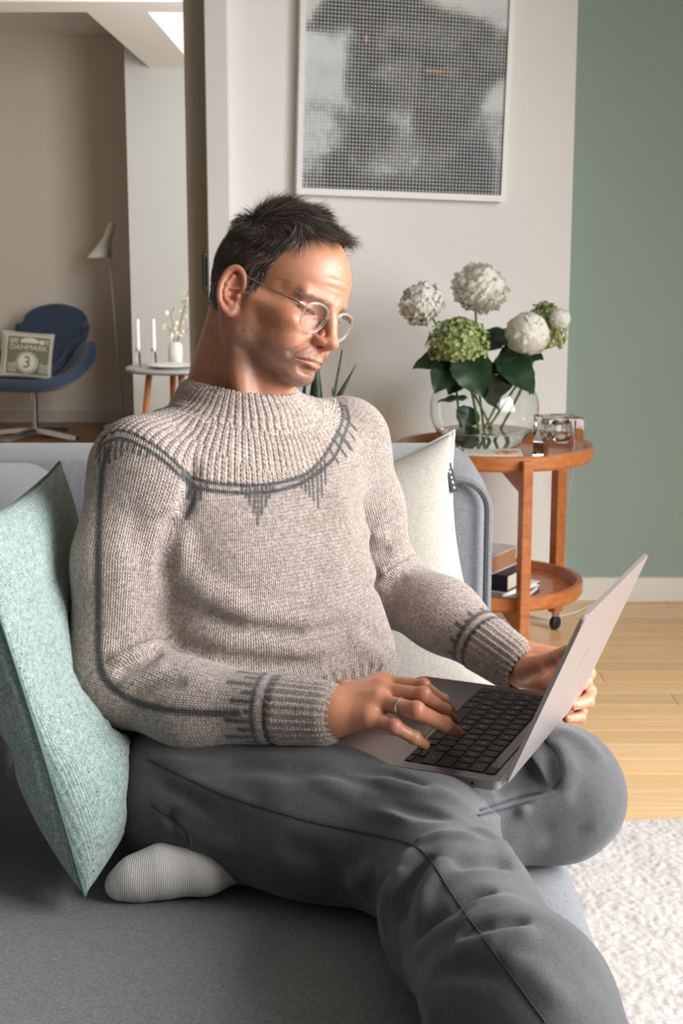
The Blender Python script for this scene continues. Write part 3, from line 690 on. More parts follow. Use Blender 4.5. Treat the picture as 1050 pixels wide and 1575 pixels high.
def text_decal(name, body, size, cx, cz, m, off):
    me = text_mesh(body, size, 0); b = bmesh.new(); b.from_mesh(me); bmesh.ops.triangulate(b, faces=b.faces[:])
    bmesh.ops.subdivide_edges(b, edges=[e for e in b.edges if e.calc_length() > .02], cuts=1); bmesh.ops.triangulate(b, faces=b.faces[:])
    for vv in b.verts: x, z = vv.co.x+cx, vv.co.y+cz; vv.co = (x, stamp_y(x, z)-off, z)
    return obj(name, b, m, stamp)
decal('stamp_field', patch(-.106, .128, -.115, .100, 18), M['stampg'], .0012)
text_decal('stamp_lettering', 'DANMARK', .043, .012, .034, M['stampc'], .003)
decal('number_disc', disc(.010, -.052, .0005, .060), M['stampc'], .0024); decal('number_ring', disc(.010, -.052, .050, .054), M['stampg'], .0045)
text_decal('stamp_number', '3', .095, .010, -.053, M['stampg'], .0065)
b_v, b_f = [], []
for k, (x, h_) in enumerate(((-.030, .018), (-.018, .026), (-.004, .030), (.012, .032), (.028, .030), (.042, .026), (.054, .018))):
    i0 = len(b_v); b_v += [(x-.004, .062), (x+.010, .062), (x+.013, .062+h_), (x-.005, .062+h_)]; b_f.append((i0, i0+1, i0+2, i0+3))
decal('crown_motif', (b_v, b_f), M['stampc'], .0026)
b_v, b_f = [], []
for sx_ in (-1, 1):
    for k in range(4):
        for q in range(10):
            x0 = .012+sx_*(.066+.005*q); z0 = -.066-.013*k+.004*math.sin(q*.9); i0 = len(b_v); b_v += [(x0, z0), (x0+.005, z0+.002), (x0+.005, z0+.007), (x0, z0+.005)]; b_f.append((i0, i0+1, i0+2, i0+3))
    for k in range(3): i0 = len(b_v); x0 = .012+sx_*.085; b_v += [(x0-.024, .070+.010*k-.01), (x0+.024, .070+.010*k-.01), (x0+.024, .075+.010*k-.01), (x0-.024, .075+.010*k-.01)]; b_f.append((i0, i0+1, i0+2, i0+3))
decal('wave_motif', (b_v, b_f), M['stampc'], .0026)['kind'] = 'stuff'
b_v, b_f = [], []
for k in range(15):
    for (x0, z0) in ((-.130+.0185*k, .116), (-.126, .10-.0155*k)):
        i0 = len(b_v); b_v += [(x0-.0035, z0-.0035), (x0+.0035, z0-.0035), (x0+.0035, z0+.0035), (x0-.0035, z0+.0035)]; b_f.append((i0, i0+1, i0+2, i0+3))
decal('perforation_marks', (b_v, b_f), M['stampg'], .0016)['kind'] = 'stuff'
# lamp
M['lampw'] = plain('white_lacquer', srgb(232, 230, 224), .35, .01)
lt = at(169, 399, 8.7); lb = at(190, 640, 8.75); lb.z = .02
lamp = tag(empty('floor_lamp', (lb.x, lb.y, 0)), 'slender white floor lamp with slanted cone shade near the far wall', 'lamp')
rel = lambda p: Vector(p)-Vector(lamp.location)
smooth(obj('pole', tube_bm([rel(lb), rel(lt+Vector((0, 0, .05)))], .0075, 10), M['lampw'], lamp))
smooth(obj('base', lathe_bm([(0, 0), (.12, 0), (.12, .012), (.11, .018), (0, .018)], 40), M['lampw'], lamp), 40)
b = bmesh.new(); prev = None
cbot = at(152, 396, 8.62); cneck = at(165, 366, 8.66); ctop = at(173, 345, 8.68)
for p, r_, tl in ((cbot, .072, 0), (cbot.lerp(cneck, .5), .046, 0), (cneck, .024, .2), (cneck.lerp(ctop, .5), .0215, .5), (ctop, .020, .5), (ctop+Vector((.004, 0, .006)), .012, .5)):
    row = [b.verts.new(rel(p)+Vector((r_*math.cos(2*math.pi*k/32), r_*math.sin(2*math.pi*k/32), -tl*r_*math.cos(2*math.pi*k/32)))) for k in range(32)]
    if prev: [b.faces.new((prev[k], prev[(k+1) % 32], row[(k+1) % 32], row[k])) for k in range(32)]
    prev = row
b.faces.new(prev); sh_ = smooth(obj('lamp_shade', b, M['lampw'], lamp), 50); md = sh_.modifiers.new('t', 'SOLIDIFY'); md.thickness = .003
# coffee table
CT = at(272, 564, 7.0); ctz = CT.z; ct = tag(empty('coffee_table', (CT.x, CT.y, 0)), 'small round grey table on wooden legs in the far room', 'table')
smooth(obj('table_top', lathe_bm([(0, ctz-.022), (.235, ctz-.022), (.25, ctz-.012), (.25, ctz-.004), (.246, ctz), (0, ctz)], 64), plain('grey_laminate', srgb(168, 172, 170), .4, .02), ct), 40)
M['oak'] = wood('honey_oak', srgb(150, 88, 48), srgb(184, 118, 70), (20, 20, 3), .4)
for a in (195, 285, 15, 105):
    p0 = Vector((.135*math.cos(R(a)), .135*math.sin(R(a)), ctz-.022)); p1 = Vector((.20*math.cos(R(a)), .20*math.sin(R(a)), 0)); smooth(obj('leg', tube_bm([p1, p0], [.010, .017], 14), M['oak'], ct), 50)
for i, px in enumerate((211, 235)):
    c = at(px+2, 559, 7.02); r0 = tag(empty('candlestick', (c.x, c.y, ctz)), ('left' if i == 0 else 'right')+' of the two white tapers in glass holders on the far table', 'candle holder', 'tapers on the far table')
    sg = smooth(obj('holder', lathe_bm([(0, 0), (.017, 0), (.017, .004), (.013, .075), (.015, .09), (.013, .09), (.011, .076), (0, .07)], 20), M['glass'], r0), 40)
    smooth(obj('candle', lathe_bm([(0, .072), (.0105, .072), (.009, .225), (.004, .232), (0, .232)], 16), M['lampw'], r0), 40); smooth(obj('wick', tube_bm([(0, 0, .23), (.001, 0, .242)], .001, 6), M['black'], r0))
c = at(264, 560, 6.93); pl = tag(obj('plate', lathe_bm([(0, .004), (.07, .004), (.115, .018), (.118, .020), (.114, .022), (.07, .009), (0, .008)], 48), plain('white_porcelain', srgb(238, 236, 230), .3, .01)), 'shallow white plate on the small grey table', 'plate'); pl.location = (c.x, c.y, ctz-.0035); smooth(pl, 50)
c = at(270, 558, 7.12); vz = tag(empty('bud_vase', (c.x, c.y, ctz)), 'small white ceramic vase with dried seed pods on the far table', 'vase')
smooth(obj('body', lathe_bm([(0, 0), (.026, 0), (.033, .012), (.036, .06), (.034, .095), (.024, .108), (.023, .112), (.021, .108), (.028, .09), (.028, .02), (0, .012)], 32), plain('white_ceramic', srgb(222, 216, 206), .5), vz), 50)
n = N('dried_pod'); n.col(srgb(226, 216, 188)); n.set(rough=.5, alpha=1); M['pod'] = n.m
tws = []; pods = bmesh.new(); twb = bmesh.new(); rr = random.Random(9)
for (px, py, w_) in ((292, 440, 1), (285, 470, 1), (262, 478, 1), (255, 500, 1), (292, 505, 1)):
    tip = at(px, py, 7.1+rr.uniform(-.05, .05))-Vector(vz.location); pts = catmull([(0, 0, .03), Vector((tip.x*.25, 0, .14)), tip*.6+Vector((0, 0, .05)), tip], 6); tube_bm(pts, .0014, 5, twb)
    for k in range(8):
        p = pts[rr.randint(8, len(pts)-1)]+Vector((rr.uniform(-.022, .022), rr.uniform(-.02, .02), rr.uniform(-.02, .02))); q = Euler((rr.uniform(0, 3), rr.uniform(0, 3), rr.uniform(0, 3))).to_matrix(); r_ = rr.uniform(.009, .015)
        vs = [pods.verts.new(p+q @ Vector((r_*math.cos(2*math.pi*i/10), r_*.8*math.sin(2*math.pi*i/10), 0))) for i in range(10)]; pods.faces.new(vs)
obj('twigs', twb, M['twig'], vz); o = obj('seed_pods', pods, M['pod'], vz); o['kind'] = 'stuff'; o.modifiers.new('t', 'SOLIDIFY').thickness = .0008
# ------------------------------------------------------------------ sculpting fields : smooth unions of bones, muscles and cloth volumes, meshed by surface nets
V3 = lambda *a: np.array(a, np.float64)
class Field:
    def __init__(s): s.ops = []
    def add(s, prim, k=0., mode='u'):
        fn, lo, hi = prim; s.ops.append((fn, np.array(lo, float), np.array(hi, float), k, mode)); return s
    def bounds(s):
        u = [o for o in s.ops if o[4] == 'u']; return np.min([o[1] for o in u], 0), np.max([o[2] for o in u], 0)
    def __call__(s, P, cull=True):
        d = np.full(len(P), 1e3); lo, hi = P.min(0), P.max(0)
        for fn, a, b, k, mode in s.ops:
            m = k+(.035 if mode == 'u' else .004)
            if cull and ((a-m > hi).any() or (b+m < lo).any()): continue
            if mode == 'd': d = d-fn(P); continue
            e = fn(P)
            if mode == 'u':
                if k > 0: h = np.maximum(k-np.abs(d-e), 0)/k; d = np.minimum(d, e)-h*h*k*.25
                else: d = np.minimum(d, e)
            elif mode == 's':
                e = -e
                if k > 0: h = np.maximum(k-np.abs(d-e), 0)/k; d = np.maximum(d, e)+h*h*k*.25
                else: d = np.maximum(d, e)
        return d
def ell(c, r, Rm=None):
    c, r = np.array(c, float), np.array(r, float)
    def fn(P):
        q = P-c
        if Rm is not None: q = q @ Rm
        k0 = np.sqrt(((q/r)**2).sum(1)); k1 = np.sqrt(((q/(r*r))**2).sum(1))
        return k0*(k0-1)/np.maximum(k1, 1e-9)
    e = r if Rm is None else np.full(3, r.max()); return fn, c-e, c+e
def rc(a, b, r1, r2, flat=None):
    """tapered capsule; flat=(axis, ratio) squeezes the section along axis"""
    a, b = np.array(a, float), np.array(b, float); ba = b-a; L = ba @ ba
    if flat: ax = np.array(flat[0], float); ax = ax-ba*(ax @ ba)/L; ax /= np.linalg.norm(ax); inv = 1/flat[1]-1
    def fn(P):
        pa = P-a; t = np.clip(pa @ ba/L, 0, 1); q = pa-t[:, None]*ba; r = r1+(r2-r1)*t
        if flat:
            c_ = q @ ax; q = q+np.outer(c_*inv, ax); return (np.sqrt((q*q).sum(1))-r)*min(1, flat[1]*1.15)
        return np.sqrt((q*q).sum(1))-r
    r = max(r1, r2); return fn, np.minimum(a, b)-r, np.maximum(a, b)+r
def chain(F, pts, rad, k, mode='u', flat=None):
    for i in range(len(pts)-1): F.add(rc(pts[i], pts[i+1], rad[i], rad[i+1], flat), k, mode)
def stack(rings, F2, L2, p=2.3):
    """trunk through rings (z, cx, cy, half width, half depth)"""
    rg = np.array(sorted(rings), float); F2 = np.array(F2, float); L2 = np.array(L2, float); zlo, zhi = rg[0, 0], rg[-1, 0]
    zz = np.linspace(zlo, zhi, 60); sm = np.array([np.interp(zz, rg[:, 0], rg[:, i]) for i in range(1, 5)])
    for _ in range(3): sm[:, 1:-1] = (sm[:, :-2]+2*sm[:, 1:-1]+sm[:, 2:])/4
    def fn(P):
        z = np.clip(P[:, 2], zlo, zhi); cx, cy, a, b = (np.interp(z, zz, q) for q in sm)
        x, y = P[:, 0]-cx, P[:, 1]-cy; l = x*L2[0]+y*L2[1]; f = x*F2[0]+y*F2[1]
        k0 = (np.abs(l/a)**p+np.abs(f/b)**p)**(1/p); d = (k0-1)*np.minimum(a, b); dz = np.abs(P[:, 2]-z)
        return np.where(dz > 0, np.sqrt(np.maximum(d, 0)**2+dz**2), d)
    r = rg[:, 3:].max(); return fn, V3(rg[:, 1].min()-r, rg[:, 2].min()-r, zlo), V3(rg[:, 1].max()+r, rg[:, 2].max()+r, zhi)
def fold(pts, amp, wd):
    """a ridge (amp > 0) or valley (amp < 0) of cloth along a polyline"""
    pts = [np.array(p, float) for p in pts]; n_ = len(pts)-1
    def fn(P):
        best = np.full(len(P), 9.); tt = np.zeros(len(P))
        for i in range(n_):
            a, ba = pts[i], pts[i+1]-pts[i]; pa = P-a; t = np.clip(pa @ ba/(ba @ ba), 0, 1); q = pa-t[:, None]*ba; d2 = (q*q).sum(1)
            m = d2 < best; best = np.where(m, d2, best); tt = np.where(m, (i+t)/n_, tt)
        return amp*np.exp(-best/(wd*wd))*np.clip(np.sin(math.pi*np.clip(tt, .02, .98))*1.6, 0, 1)
    A = np.array(pts); return fn, A.min(0)-wd*2.6, A.max(0)+wd*2.6
def mesh_field(f, h, B=8, lo=None, hi=None, project=True):
    l0, h0 = f.bounds(); lo = l0-2*h if lo is None else np.array(lo); hi = h0+2*h if hi is None else np.array(hi); W = h*B
    nb = np.ceil((hi-lo)/W).astype(int); g = np.stack(np.meshgrid(*[np.arange(n_) for n_ in nb], indexing='ij'), -1).reshape(-1, 3)
    cen = lo+(g+.5)*W; act = np.zeros(len(g), bool)
    for i in range(0, len(g), 4096): act[i:i+4096] = np.abs(f(cen[i:i+4096])) < W*1.25
    g = g[act]; NC = nb*B+3; o = np.arange(B+1); off = np.stack(np.meshgrid(o, o, o, indexing='ij'), -1).reshape(-1, 3)
    cor = np.array([(i, j, k) for i in (0, 1) for j in (0, 1) for k in (0, 1)]); st = (B+1)**2, (B+1), 1
    cells = np.arange(B); cell = np.stack(np.meshgrid(cells, cells, cells, indexing='ij'), -1).reshape(-1, 3); ci = cell @ st; co = cor @ st
    Kl, Pl, Il = [], [], []
    edges = [(a, b) for a in range(8) for b in range(a+1, 8) if np.abs(cor[a]-cor[b]).sum() == 1]
    for i in range(0, len(g), 20):
        gb = g[i:i+20]; idx = (gb[:, None]*B+off[None]); P = lo+idx.reshape(-1, 3)*h
        D = f(P).reshape(len(gb), -1); ins = D < 0; C8 = ins[:, ci[:, None]+co[None]]; mixed = C8.any(2) & ~C8.all(2)
        bi, cc = np.nonzero(mixed)
        if not len(bi): continue
        dv = D[bi[:, None], ci[cc][:, None]+co[None]]; acc = np.zeros((len(bi), 3)); cnt = np.zeros(len(bi))
        for a, b in edges:
            da, db = dv[:, a], dv[:, b]; m = (da < 0) != (db < 0); t = np.where(m, da/np.where(m, da-db, 1), 0)
            acc += m[:, None]*(cor[a]+t[:, None]*(cor[b]-cor[a])); cnt += m
        ic = gb[bi]*B+cell[cc]; Pl.append(lo+(ic+acc/cnt[:, None])*h); Kl.append((ic[:, 0]+1)*NC[1]*NC[2]+(ic[:, 1]+1)*NC[2]+ic[:, 2]+1)
        Il.append(np.stack([dv[:, 0] < 0, dv[:, 4] < 0, dv[:, 2] < 0, dv[:, 1] < 0], 1))
    K = np.concatenate(Kl); P = np.concatenate(Pl); I = np.concatenate(Il); srt = np.argsort(K); Ks = K[srt]
    sx, sy, sz = NC[1]*NC[2], NC[2], 1; Q = []
    for ax, (u, v) in ((1, (sy, sz)), (2, (sz, sx)), (3, (sx, sy))):
        m = I[:, 0] != I[:, ax]; k = K[m]; q = np.stack([k, k-u, k-u-v, k-v], 1); pos = np.searchsorted(Ks, q); pos = np.minimum(pos, len(Ks)-1); ok = (Ks[pos] == q).all(1)
        q = srt[pos[ok]]; fl = I[m][ok][:, 0]; Q.append(np.where(fl[:, None], q, q[:, ::-1]))
    Q = np.concatenate(Q)
    if project: P = relax(f, P, h)
    return P, Q
def relax(f, P, h, n_=1):
    for _ in range(n_):
        out = P.copy()
        for i in range(0, len(P), 6000):
            p = P[i:i+6000]; d = f(p); e = h*.5; g = np.stack([f(p+e*ax)-f(p-e*ax) for ax in np.eye(3)], 1)/(2*e); g2 = np.maximum((g*g).sum(1), .15)
            out[i:i+6000] = p-np.clip(d/g2, -h*.7, h*.7)[:, None]*g
        P = out
    return P
def np_mesh(name, P, Q, smooth_=True):
    me = bpy.data.meshes.new(name); me.vertices.add(len(P)); me.vertices.foreach_set('co', P.astype(np.float32).ravel())
    n_ = Q.shape[1]; me.loops.add(Q.size); me.loops.foreach_set('vertex_index', Q.astype(np.int32).ravel()); me.polygons.add(len(Q))
    me.polygons.foreach_set('loop_start', np.arange(0, Q.size, n_, dtype=np.int32))
    me.update(calc_edges=True); me.polygons.foreach_set('use_smooth', np.ones(len(Q), bool)); return me
def vcol(me, name, col):
    a = me.color_attributes.new(name, 'FLOAT_COLOR', 'POINT'); c = np.ones((len(col), 4), np.float32); c[:, :col.shape[1]] = col; a.data.foreach_set('color', c.ravel())
def hit(f, px, py, y0, y1):
    """where the sight line through a photograph pixel first meets the surface of field f"""
    a, b = np.array(at(px, py, y0)), np.array(at(px, py, y1)); n_ = 100
    for k in range(2):
        P = a+(b-a)*np.linspace(0, 1, n_)[:, None]; d = f(P, False); i = np.argmax(d < 0)
        if d[i] >= 0: return None
        if i == 0: return P[0]
        a, b = P[i-1], P[i]; n_ = 6
    t = d[i-1]/(d[i-1]-d[i]); return a+(b-a)*t
def gauss(P, c, s): return np.exp(-((P-np.array(c))**2).sum(1)/(2*s*s))
def seg_dist(P, pts):
    best = np.full(len(P), 9.)
    for a, b in zip(pts[:-1], pts[1:]):
        a, b = np.array(a, float), np.array(b, float); ba = b-a; pa = P-a; t = np.clip(pa @ ba/max(ba @ ba, 1e-12), 0, 1); q = pa-t[:, None]*ba; best = np.minimum(best, (q*q).sum(1))
    return np.sqrt(best)
def vnoise(P, sc, seed=0):
    rs = np.random.RandomState(seed); o = np.zeros(len(P))
    for k in range(7):
        d = rs.normal(size=3); d *= sc*rs.uniform(.6, 1.5)/np.linalg.norm(d); d2 = rs.normal(size=3)*sc*.4; o += np.sin(P @ d+1.7*np.sin(P @ d2+rs.uniform(0, 6))+rs.uniform(0, 6))
    return o/4.5
# ------------------------------------------------------------------ the man : head
HS = .965; HT = V3(-.0905, 1.822, 1.066)
def rotm(yaw, pit, rol):
    a, b, c = R(yaw), R(pit), R(rol)
    Rz = np.array([[math.cos(a), -math.sin(a), 0], [math.sin(a), math.cos(a), 0], [0, 0, 1]]); Ry = np.array([[math.cos(b), 0, math.sin(b)], [0, 1, 0], [-math.sin(b), 0, math.cos(b)]]); Rx = np.array([[1, 0, 0], [0, math.cos(c), -math.sin(c)], [0, math.sin(c), math.cos(c)]])
    return Rz @ Ry @ Rx
HR = rotm(-36, 15.5, -14.5)
ZW = 1.17                                                                # lower face a little shorter than the standard head
hw = lambda x, y, z: HR @ (np.array((x, y, z if z > 8 else 8+(z-8)/ZW), float)*.001*HS)+HT
def unwarp(l): l = l.copy(); z = l[:, 2]; l[:, 2] = np.where(z > .008, z, .008+(z-.008)*ZW); return l
#       # head millimetres (forward, left, up) to world
def head_field():
    H = Field(); E = lambda c, r, k, m='u', Rm=None: H.add(ell(np.array(c)*.001, np.array(r)*.001, Rm), k*.001, m)
    Cc = lambda a, b, r1, r2, k, m='u', fl=None: H.add(rc(np.array(a)*.001, np.array(b)*.001, r1*.001, r2*.001, fl), k*.001, m)
    E((2, 0, 46), (82, 73, 82), 0); E((40, 0, 48), (55, 60, 50), 25); E((-30, 0, 32), (54, 65, 60), 25)
    E((40, 0, -25), (52, 53, 62), 25)                                   # face block
    for s in (-1, 1):
        Cc((14, s*52, -50), (74, s*15, -82), 15, 15, 22)                # jaw line
        Cc((12, s*56, -6), (14, s*53, -52), 17, 14, 20)                  # ramus
        E((60, s*45, -8), (22, 17, 14), 18)                              # cheek bone
        Cc((62, s*48, -4), (20, s*66, 2), 9, 8, 14)                      # zygomatic arch
        E((62, s*34, -36), (24, 18, 24), 20)                             # cheek
        Cc((91, s*9, 30), (77, s*44, 31), 7, 6.5, 11)                    # brow
    E((82, 0, -80), (14, 19, 13), 14)                                    # chin
    E((74, 0, -50), (26, 30, 26), 16)                                    # muzzle
    for s in (-1, 1): E((95, s*31, 12), (15, 16, 11.5), 9, 's'); E((94, s*17, 13), (9, 6, 9), 6, 's')
    for s in (-1, 1):
        E((68.5, s*31, 12), (13.2, 14.5, 13.2), 2.5)                     # lidded eyeball
        Cc((80, s*18, 10), (77, s*43, 13), 1.6, 1.6, 2)                   # lower lid roll
        Cc((81, s*18, 14), (78, s*44, 17), 2.2, 2.4, 3)                   # upper lid roll
        Cc((82.5, s*20, 11.6), (79.5, s*41, 13), 1.0, 1.0, .8, 's')       # slit between the lids
        Cc((73, s*20, 1), (72, s*40, 0), 4, 4, 5)                        # pouch
    Cc((92, 0, 25), (99.5, 0, 7), 7.5, 7, 10); Cc((99.5, 0, 7), (110.5, 0, -17), 7, 8.2, 8)
    E((110, 0, -21), (10.5, 10.5, 9.5), 6)                               # nose tip
    for s in (-1, 1):
        E((97, s*12.5, -23), (13, 6.2, 7.4), 7); E((103.5, s*6.5, -32), (6.5, 3.6, 4.0), 2, 's')
        Cc((92, s*19.5, -15), (96, s*20.5, -30), 1.5, 1.3, 4, 's'); Cc((96, s*21, -30), (84, s*36, -54), 1.8, 1.8, 9, 's')
    Cc((109, 0, -28), (98, 0, -35), 5, 5.5, 4)
    arc = lambda x0, x1, w, z0, z1, n_=9: [(x0+(x1-x0)*t*t, w*t, z0+(z1-z0)*t*t) for t in np.linspace(-1, 1, n_)]
    up = arc(98.5, 84, 24, -50.5, -56); lo_ = arc(96.5, 83, 22, -61.5, -58); mid = arc(103.5, 86.5, 27, -56, -58)
    for a, b in zip(up[:-1], up[1:]): Cc(a, b, 4.8, 4.8, 3)
    for a, b in zip(lo_[:-1], lo_[1:]): Cc(a, b, 5.4, 5.4, 4)
    for a, b in zip(mid[:-1], mid[1:]): Cc(a, b, 1.5, 1.5, 1.5, 's')
    Cc((104, -1.5, -38), (104, -1.5, -48), 2.2, 2.6, 4, 's')
    Cc((95, -14, -70), (95, 14, -70), 4.5, 4.5, 8, 's')                  # below the lip
    for s in (-1, 1):                                                    # ears
        Ro = rotm(s*-24, 0, 0) @ rotm(0, -8, s*10)
        eo = np.array((-5, s*77, -3.)); ep = lambda x, y, z: eo+Ro @ np.array((x*.84, s*y, z), float)
        E(ep(0, 3, 0), (13.5, 4.5, 29), 4, 'u', Ro); E(ep(1, 1, -22), (10, 4.5, 10), 4, 'u', Ro)
        rim = [(15, 2, 1), (17, 5, 12), (13, 7, 24), (2, 8, 32), (-10, 8, 28), (-17, 8, 14), (-18, 8, -2), (-14, 7, -17), (-6, 6, -27), (3, 4, -32), (9, 2, -27), (11, 0, -18)]
        rr_ = [3, 3.2, 3.6, 3.8, 3.8, 3.6, 3.4, 3.4, 4, 5, 4.6, 3]
        E(ep(2, 9, 3), (11.3, 5.5, 23), 2.5, 's', Ro)
        rim = [tuple(p) for p in catmull(rim, 3)]; rr_ = np.interp(np.linspace(0, 11, len(rim)), range(12), rr_)
        for i in range(len(rim)-1): Cc(ep(*rim[i]), ep(*rim[i+1]), rr_[i], rr_[i+1], 2.2)
        anti = [(-3, 6, 21), (-9, 6.2, 10), (-9.5, 6.2, -2), (-6, 6, -12), (1, 5.6, -16)]
        for i in range(4): Cc(ep(*anti[i]), ep(*anti[i+1]), 3.0, 3.0, 3)
        E(ep(3, 8, -3), (7.5, 8, 9.5), 2.5, 's', Ro); E(ep(11, 5, -5), (4, 4, 5.5), 2); Cc(ep(8, 4, 8), ep(-2, 4.6, 4), 1.8, 1.5, 2)
    mmf = lambda pts, a, w_: H.add(fold([np.array(p)*.001 for p in pts], a*.001, w_*.001), 0, 'd')
    for z0 in (50, 60, 70): mmf([(90-.1*abs(z0-50), -34, z0-2), (97-.25*(z0-45), -14, z0), (97-.25*(z0-45), 14, z0), (90-.1*abs(z0-50), 34, z0-2)], -.9, 2.6)
    for s in (-1, 1):
        mmf([(99, s*6, 24), (98, s*5, 32), (96, s*6, 38)], -1.0, 2.2)
        for q in range(3): mmf([(72, s*49, 14-4*q), (62, s*55, 17-9*q)], -.7, 1.8)
        mmf([(84, s*22, 0), (78, s*36, -5), (74, s*44, -3)], -.9, 2.4); mmf([(60, s*52, -16), (62, s*46, -34), (58, s*44, -50)], -1.8, 7); mmf([(52, s*58, 22), (50, s*60, 38)], -1.6, 9)
    return H
def to_world(l): l = l.copy(); z = l[:, 2]; l[:, 2] = np.where(z > 8, z, 8+(z-8)/ZW); return (l*.001*HS) @ HR.T+HT
HEAD = head_field()
def head_prim():
    lo, hi = HEAD.bounds(); cs = np.array([hw(*(1000*np.array((x, y, z)))) for x in (lo[0], hi[0]) for y in (lo[1], hi[1]) for z in (lo[2], hi[2])])
    return (lambda P: HEAD(unwarp((P-HT) @ HR/HS))*HS*.93), cs.min(0), cs.max(0)
COL = V3(-.127, 1.813, .928)                                             # centre of the collar
BODY = Field(); BODY.add(head_prim())
nt = hw(-14, 0, -28); nb_ = V3(-.142, 1.838, .91)
BODY.add(rc(nt, nb_, .0505, .058), .022)
BODY.add(rc(hw(20, 0, -62), V3(-.112, 1.806, .925), .030, .034), .030)     # throat
BODY.add(rc(hw(-14, -62, -22), V3(-.118, 1.765, .925), .014, .012), .016)  # neck muscle towards the breastbone
BODY.add(rc(hw(-14, 60, -22), V3(-.070, 1.80, .925), .013, .012), .016)
BODY.add(rc(hw(-44, -12, 0), V3(-.185, 1.84, .89), .026, .036), .03)
BODY.add(rc(nb_, V3(-.12, 1.82, .62), .055, .060), .03)                   # trunk inside the sweater
# joints
RS, RE, RW = V3(-.243, 1.705, .880), V3(-.272, 1.630, .640), np.array(atz(502, 1097, .626))
LS, LE, LW = V3(.006, 1.930, .880), V3(.058, 1.985, .664), np.array(at(790, 1022, 1.815))
for a, b, c_ in ((RS, RE, RW), (LS, LE, LW)):
    BODY.add(rc(V3(-.12, 1.82, .86), a, .06, .04), .03); BODY.add(rc(a, b, .030, .027), .02); BODY.add(rc(b, c_, .028, .025), .015)
def hand(F, wrist, mcp, fingers, thumb, rad, palm_r=.0125, k=.006):
    """palm from the wrist to four knuckles, then each finger as its own bent chain"""
    wrist = [np.array(w_) for w_ in wrist]
    for i in range(4):
        w_ = wrist[0]+(wrist[1]-wrist[0])*i/3; F.add(rc(w_, mcp[i], .0165, palm_r), .012)
    for i in range(3): F.add(rc((wrist[0]+(wrist[1]-wrist[0])*(i+.5)/3), (mcp[i]+mcp[i+1])/2-V3(0, 0, .002), .016, .0105), .010)
    for i, ch in enumerate(fingers):
        pts = [mcp[i]]+[np.array(p) for p in ch]; r = rad[i]
        base = (wrist[0]+(wrist[1]-wrist[0])*i/3)*.35+mcp[i]*.65
        F.add(rc(base, pts[0], r[0]*1.0, r[0]*1.08), .008)
        for j in range(len(pts)-1): F.add(rc(pts[j], pts[j+1], r[j], r[j+1]), .0022 if j else .005)
        for j in (1, 2):
            if j < len(pts)-1: F.add(ell(pts[j]+V3(0, 0, .0012), (r[j]*1.08,)*3), .003)
    tp = [np.array(p) for p in thumb]
    for j in range(len(tp)-1): F.add(rc(tp[j], tp[j+1], (.0165, .0120, .0108, .0085)[j], (.0125, .0108, .0090, .0080)[j]), .008 if j == 0 else .003)
A_ = lambda px, py, z: np.array(atz(px, py, z))
FR = [(.0090, .0083, .0073, .0058), (.0098, .0090, .0080, .0064), (.0098, .0092, .0082, .0066), (.0088, .0080, .0070, .0056)]
# right hand : index, middle, ring, little (far to near), fingertips on the keys
R_MCP = [A_(588, 1050, .650), A_(586, 1062, .652), A_(580, 1079, .646), A_(566, 1104, .632)]
R_FING = [[A_(650, 1056, .652), A_(680, 1078, .628), A_(693, 1093, .604)], [A_(650, 1070, .654), A_(683, 1094, .628), A_(698, 1110, .604)],
          [A_(640, 1093, .646), A_(683, 1114, .622), A_(703, 1127, .602)], [A_(606, 1117, .628), A_(637, 1135, .613), A_(653, 1145, .600)]]
R_TH = [A_(528, 1066, .615), A_(575, 1062, .608), A_(618, 1066, .600), A_(648, 1076, .596)]
rwn = [A_(514, 1078, .642), A_(512, 1111, .620)]
hand(BODY, [rwn[0]+(rwn[1]-rwn[0])*.12, rwn[1]], R_MCP, R_FING, R_TH, FR)
BODY.add(rc(RW-V3(.05, -.012, -.002), (rwn[0]+rwn[1])/2, .026, .024, (V3(0, 0, 1), .8)), .012)
for m_, fch in zip(R_MCP, R_FING):                                        # tendons on the back of the hand
    BODY.add(rc(((rwn[0]+rwn[1])/2)*.55+m_*.45+V3(0, 0, .012), m_+V3(0, 0, .0095), .0016, .0022), .006)
# left hand : holds the far edge of the open lid, fingertips on its outer face
B_ = lambda px, py, Y: np.array(at(px, py, Y))
L_MCP = [B_(862, 1012, 1.80), B_(872, 1024, 1.795), B_(876, 1044, 1.785), B_(866, 1066, 1.775)]
L_FING = [[B_(890, 1008, 1.785), B_(903, 1010, 1.768), B_(912, 1014, 1.756)], [B_(904, 1036, 1.765), B_(900, 1050, 1.742), B_(888, 1058, 1.727)],
          [B_(905, 1064, 1.752), B_(903, 1079, 1.722), B_(880, 1085, 1.698)], [B_(893, 1092, 1.748), B_(891, 1103, 1.720), B_(871, 1105, 1.697)]]
L_TH = [B_(806, 1030, 1.79), B_(832, 1022, 1.775), B_(858, 1012, 1.765), B_(874, 1002, 1.757)]
hand(BODY, [LW+V3(.014, .004, .014), LW+V3(.010, -.004, -.012)], L_MCP, L_FING, L_TH, FR)
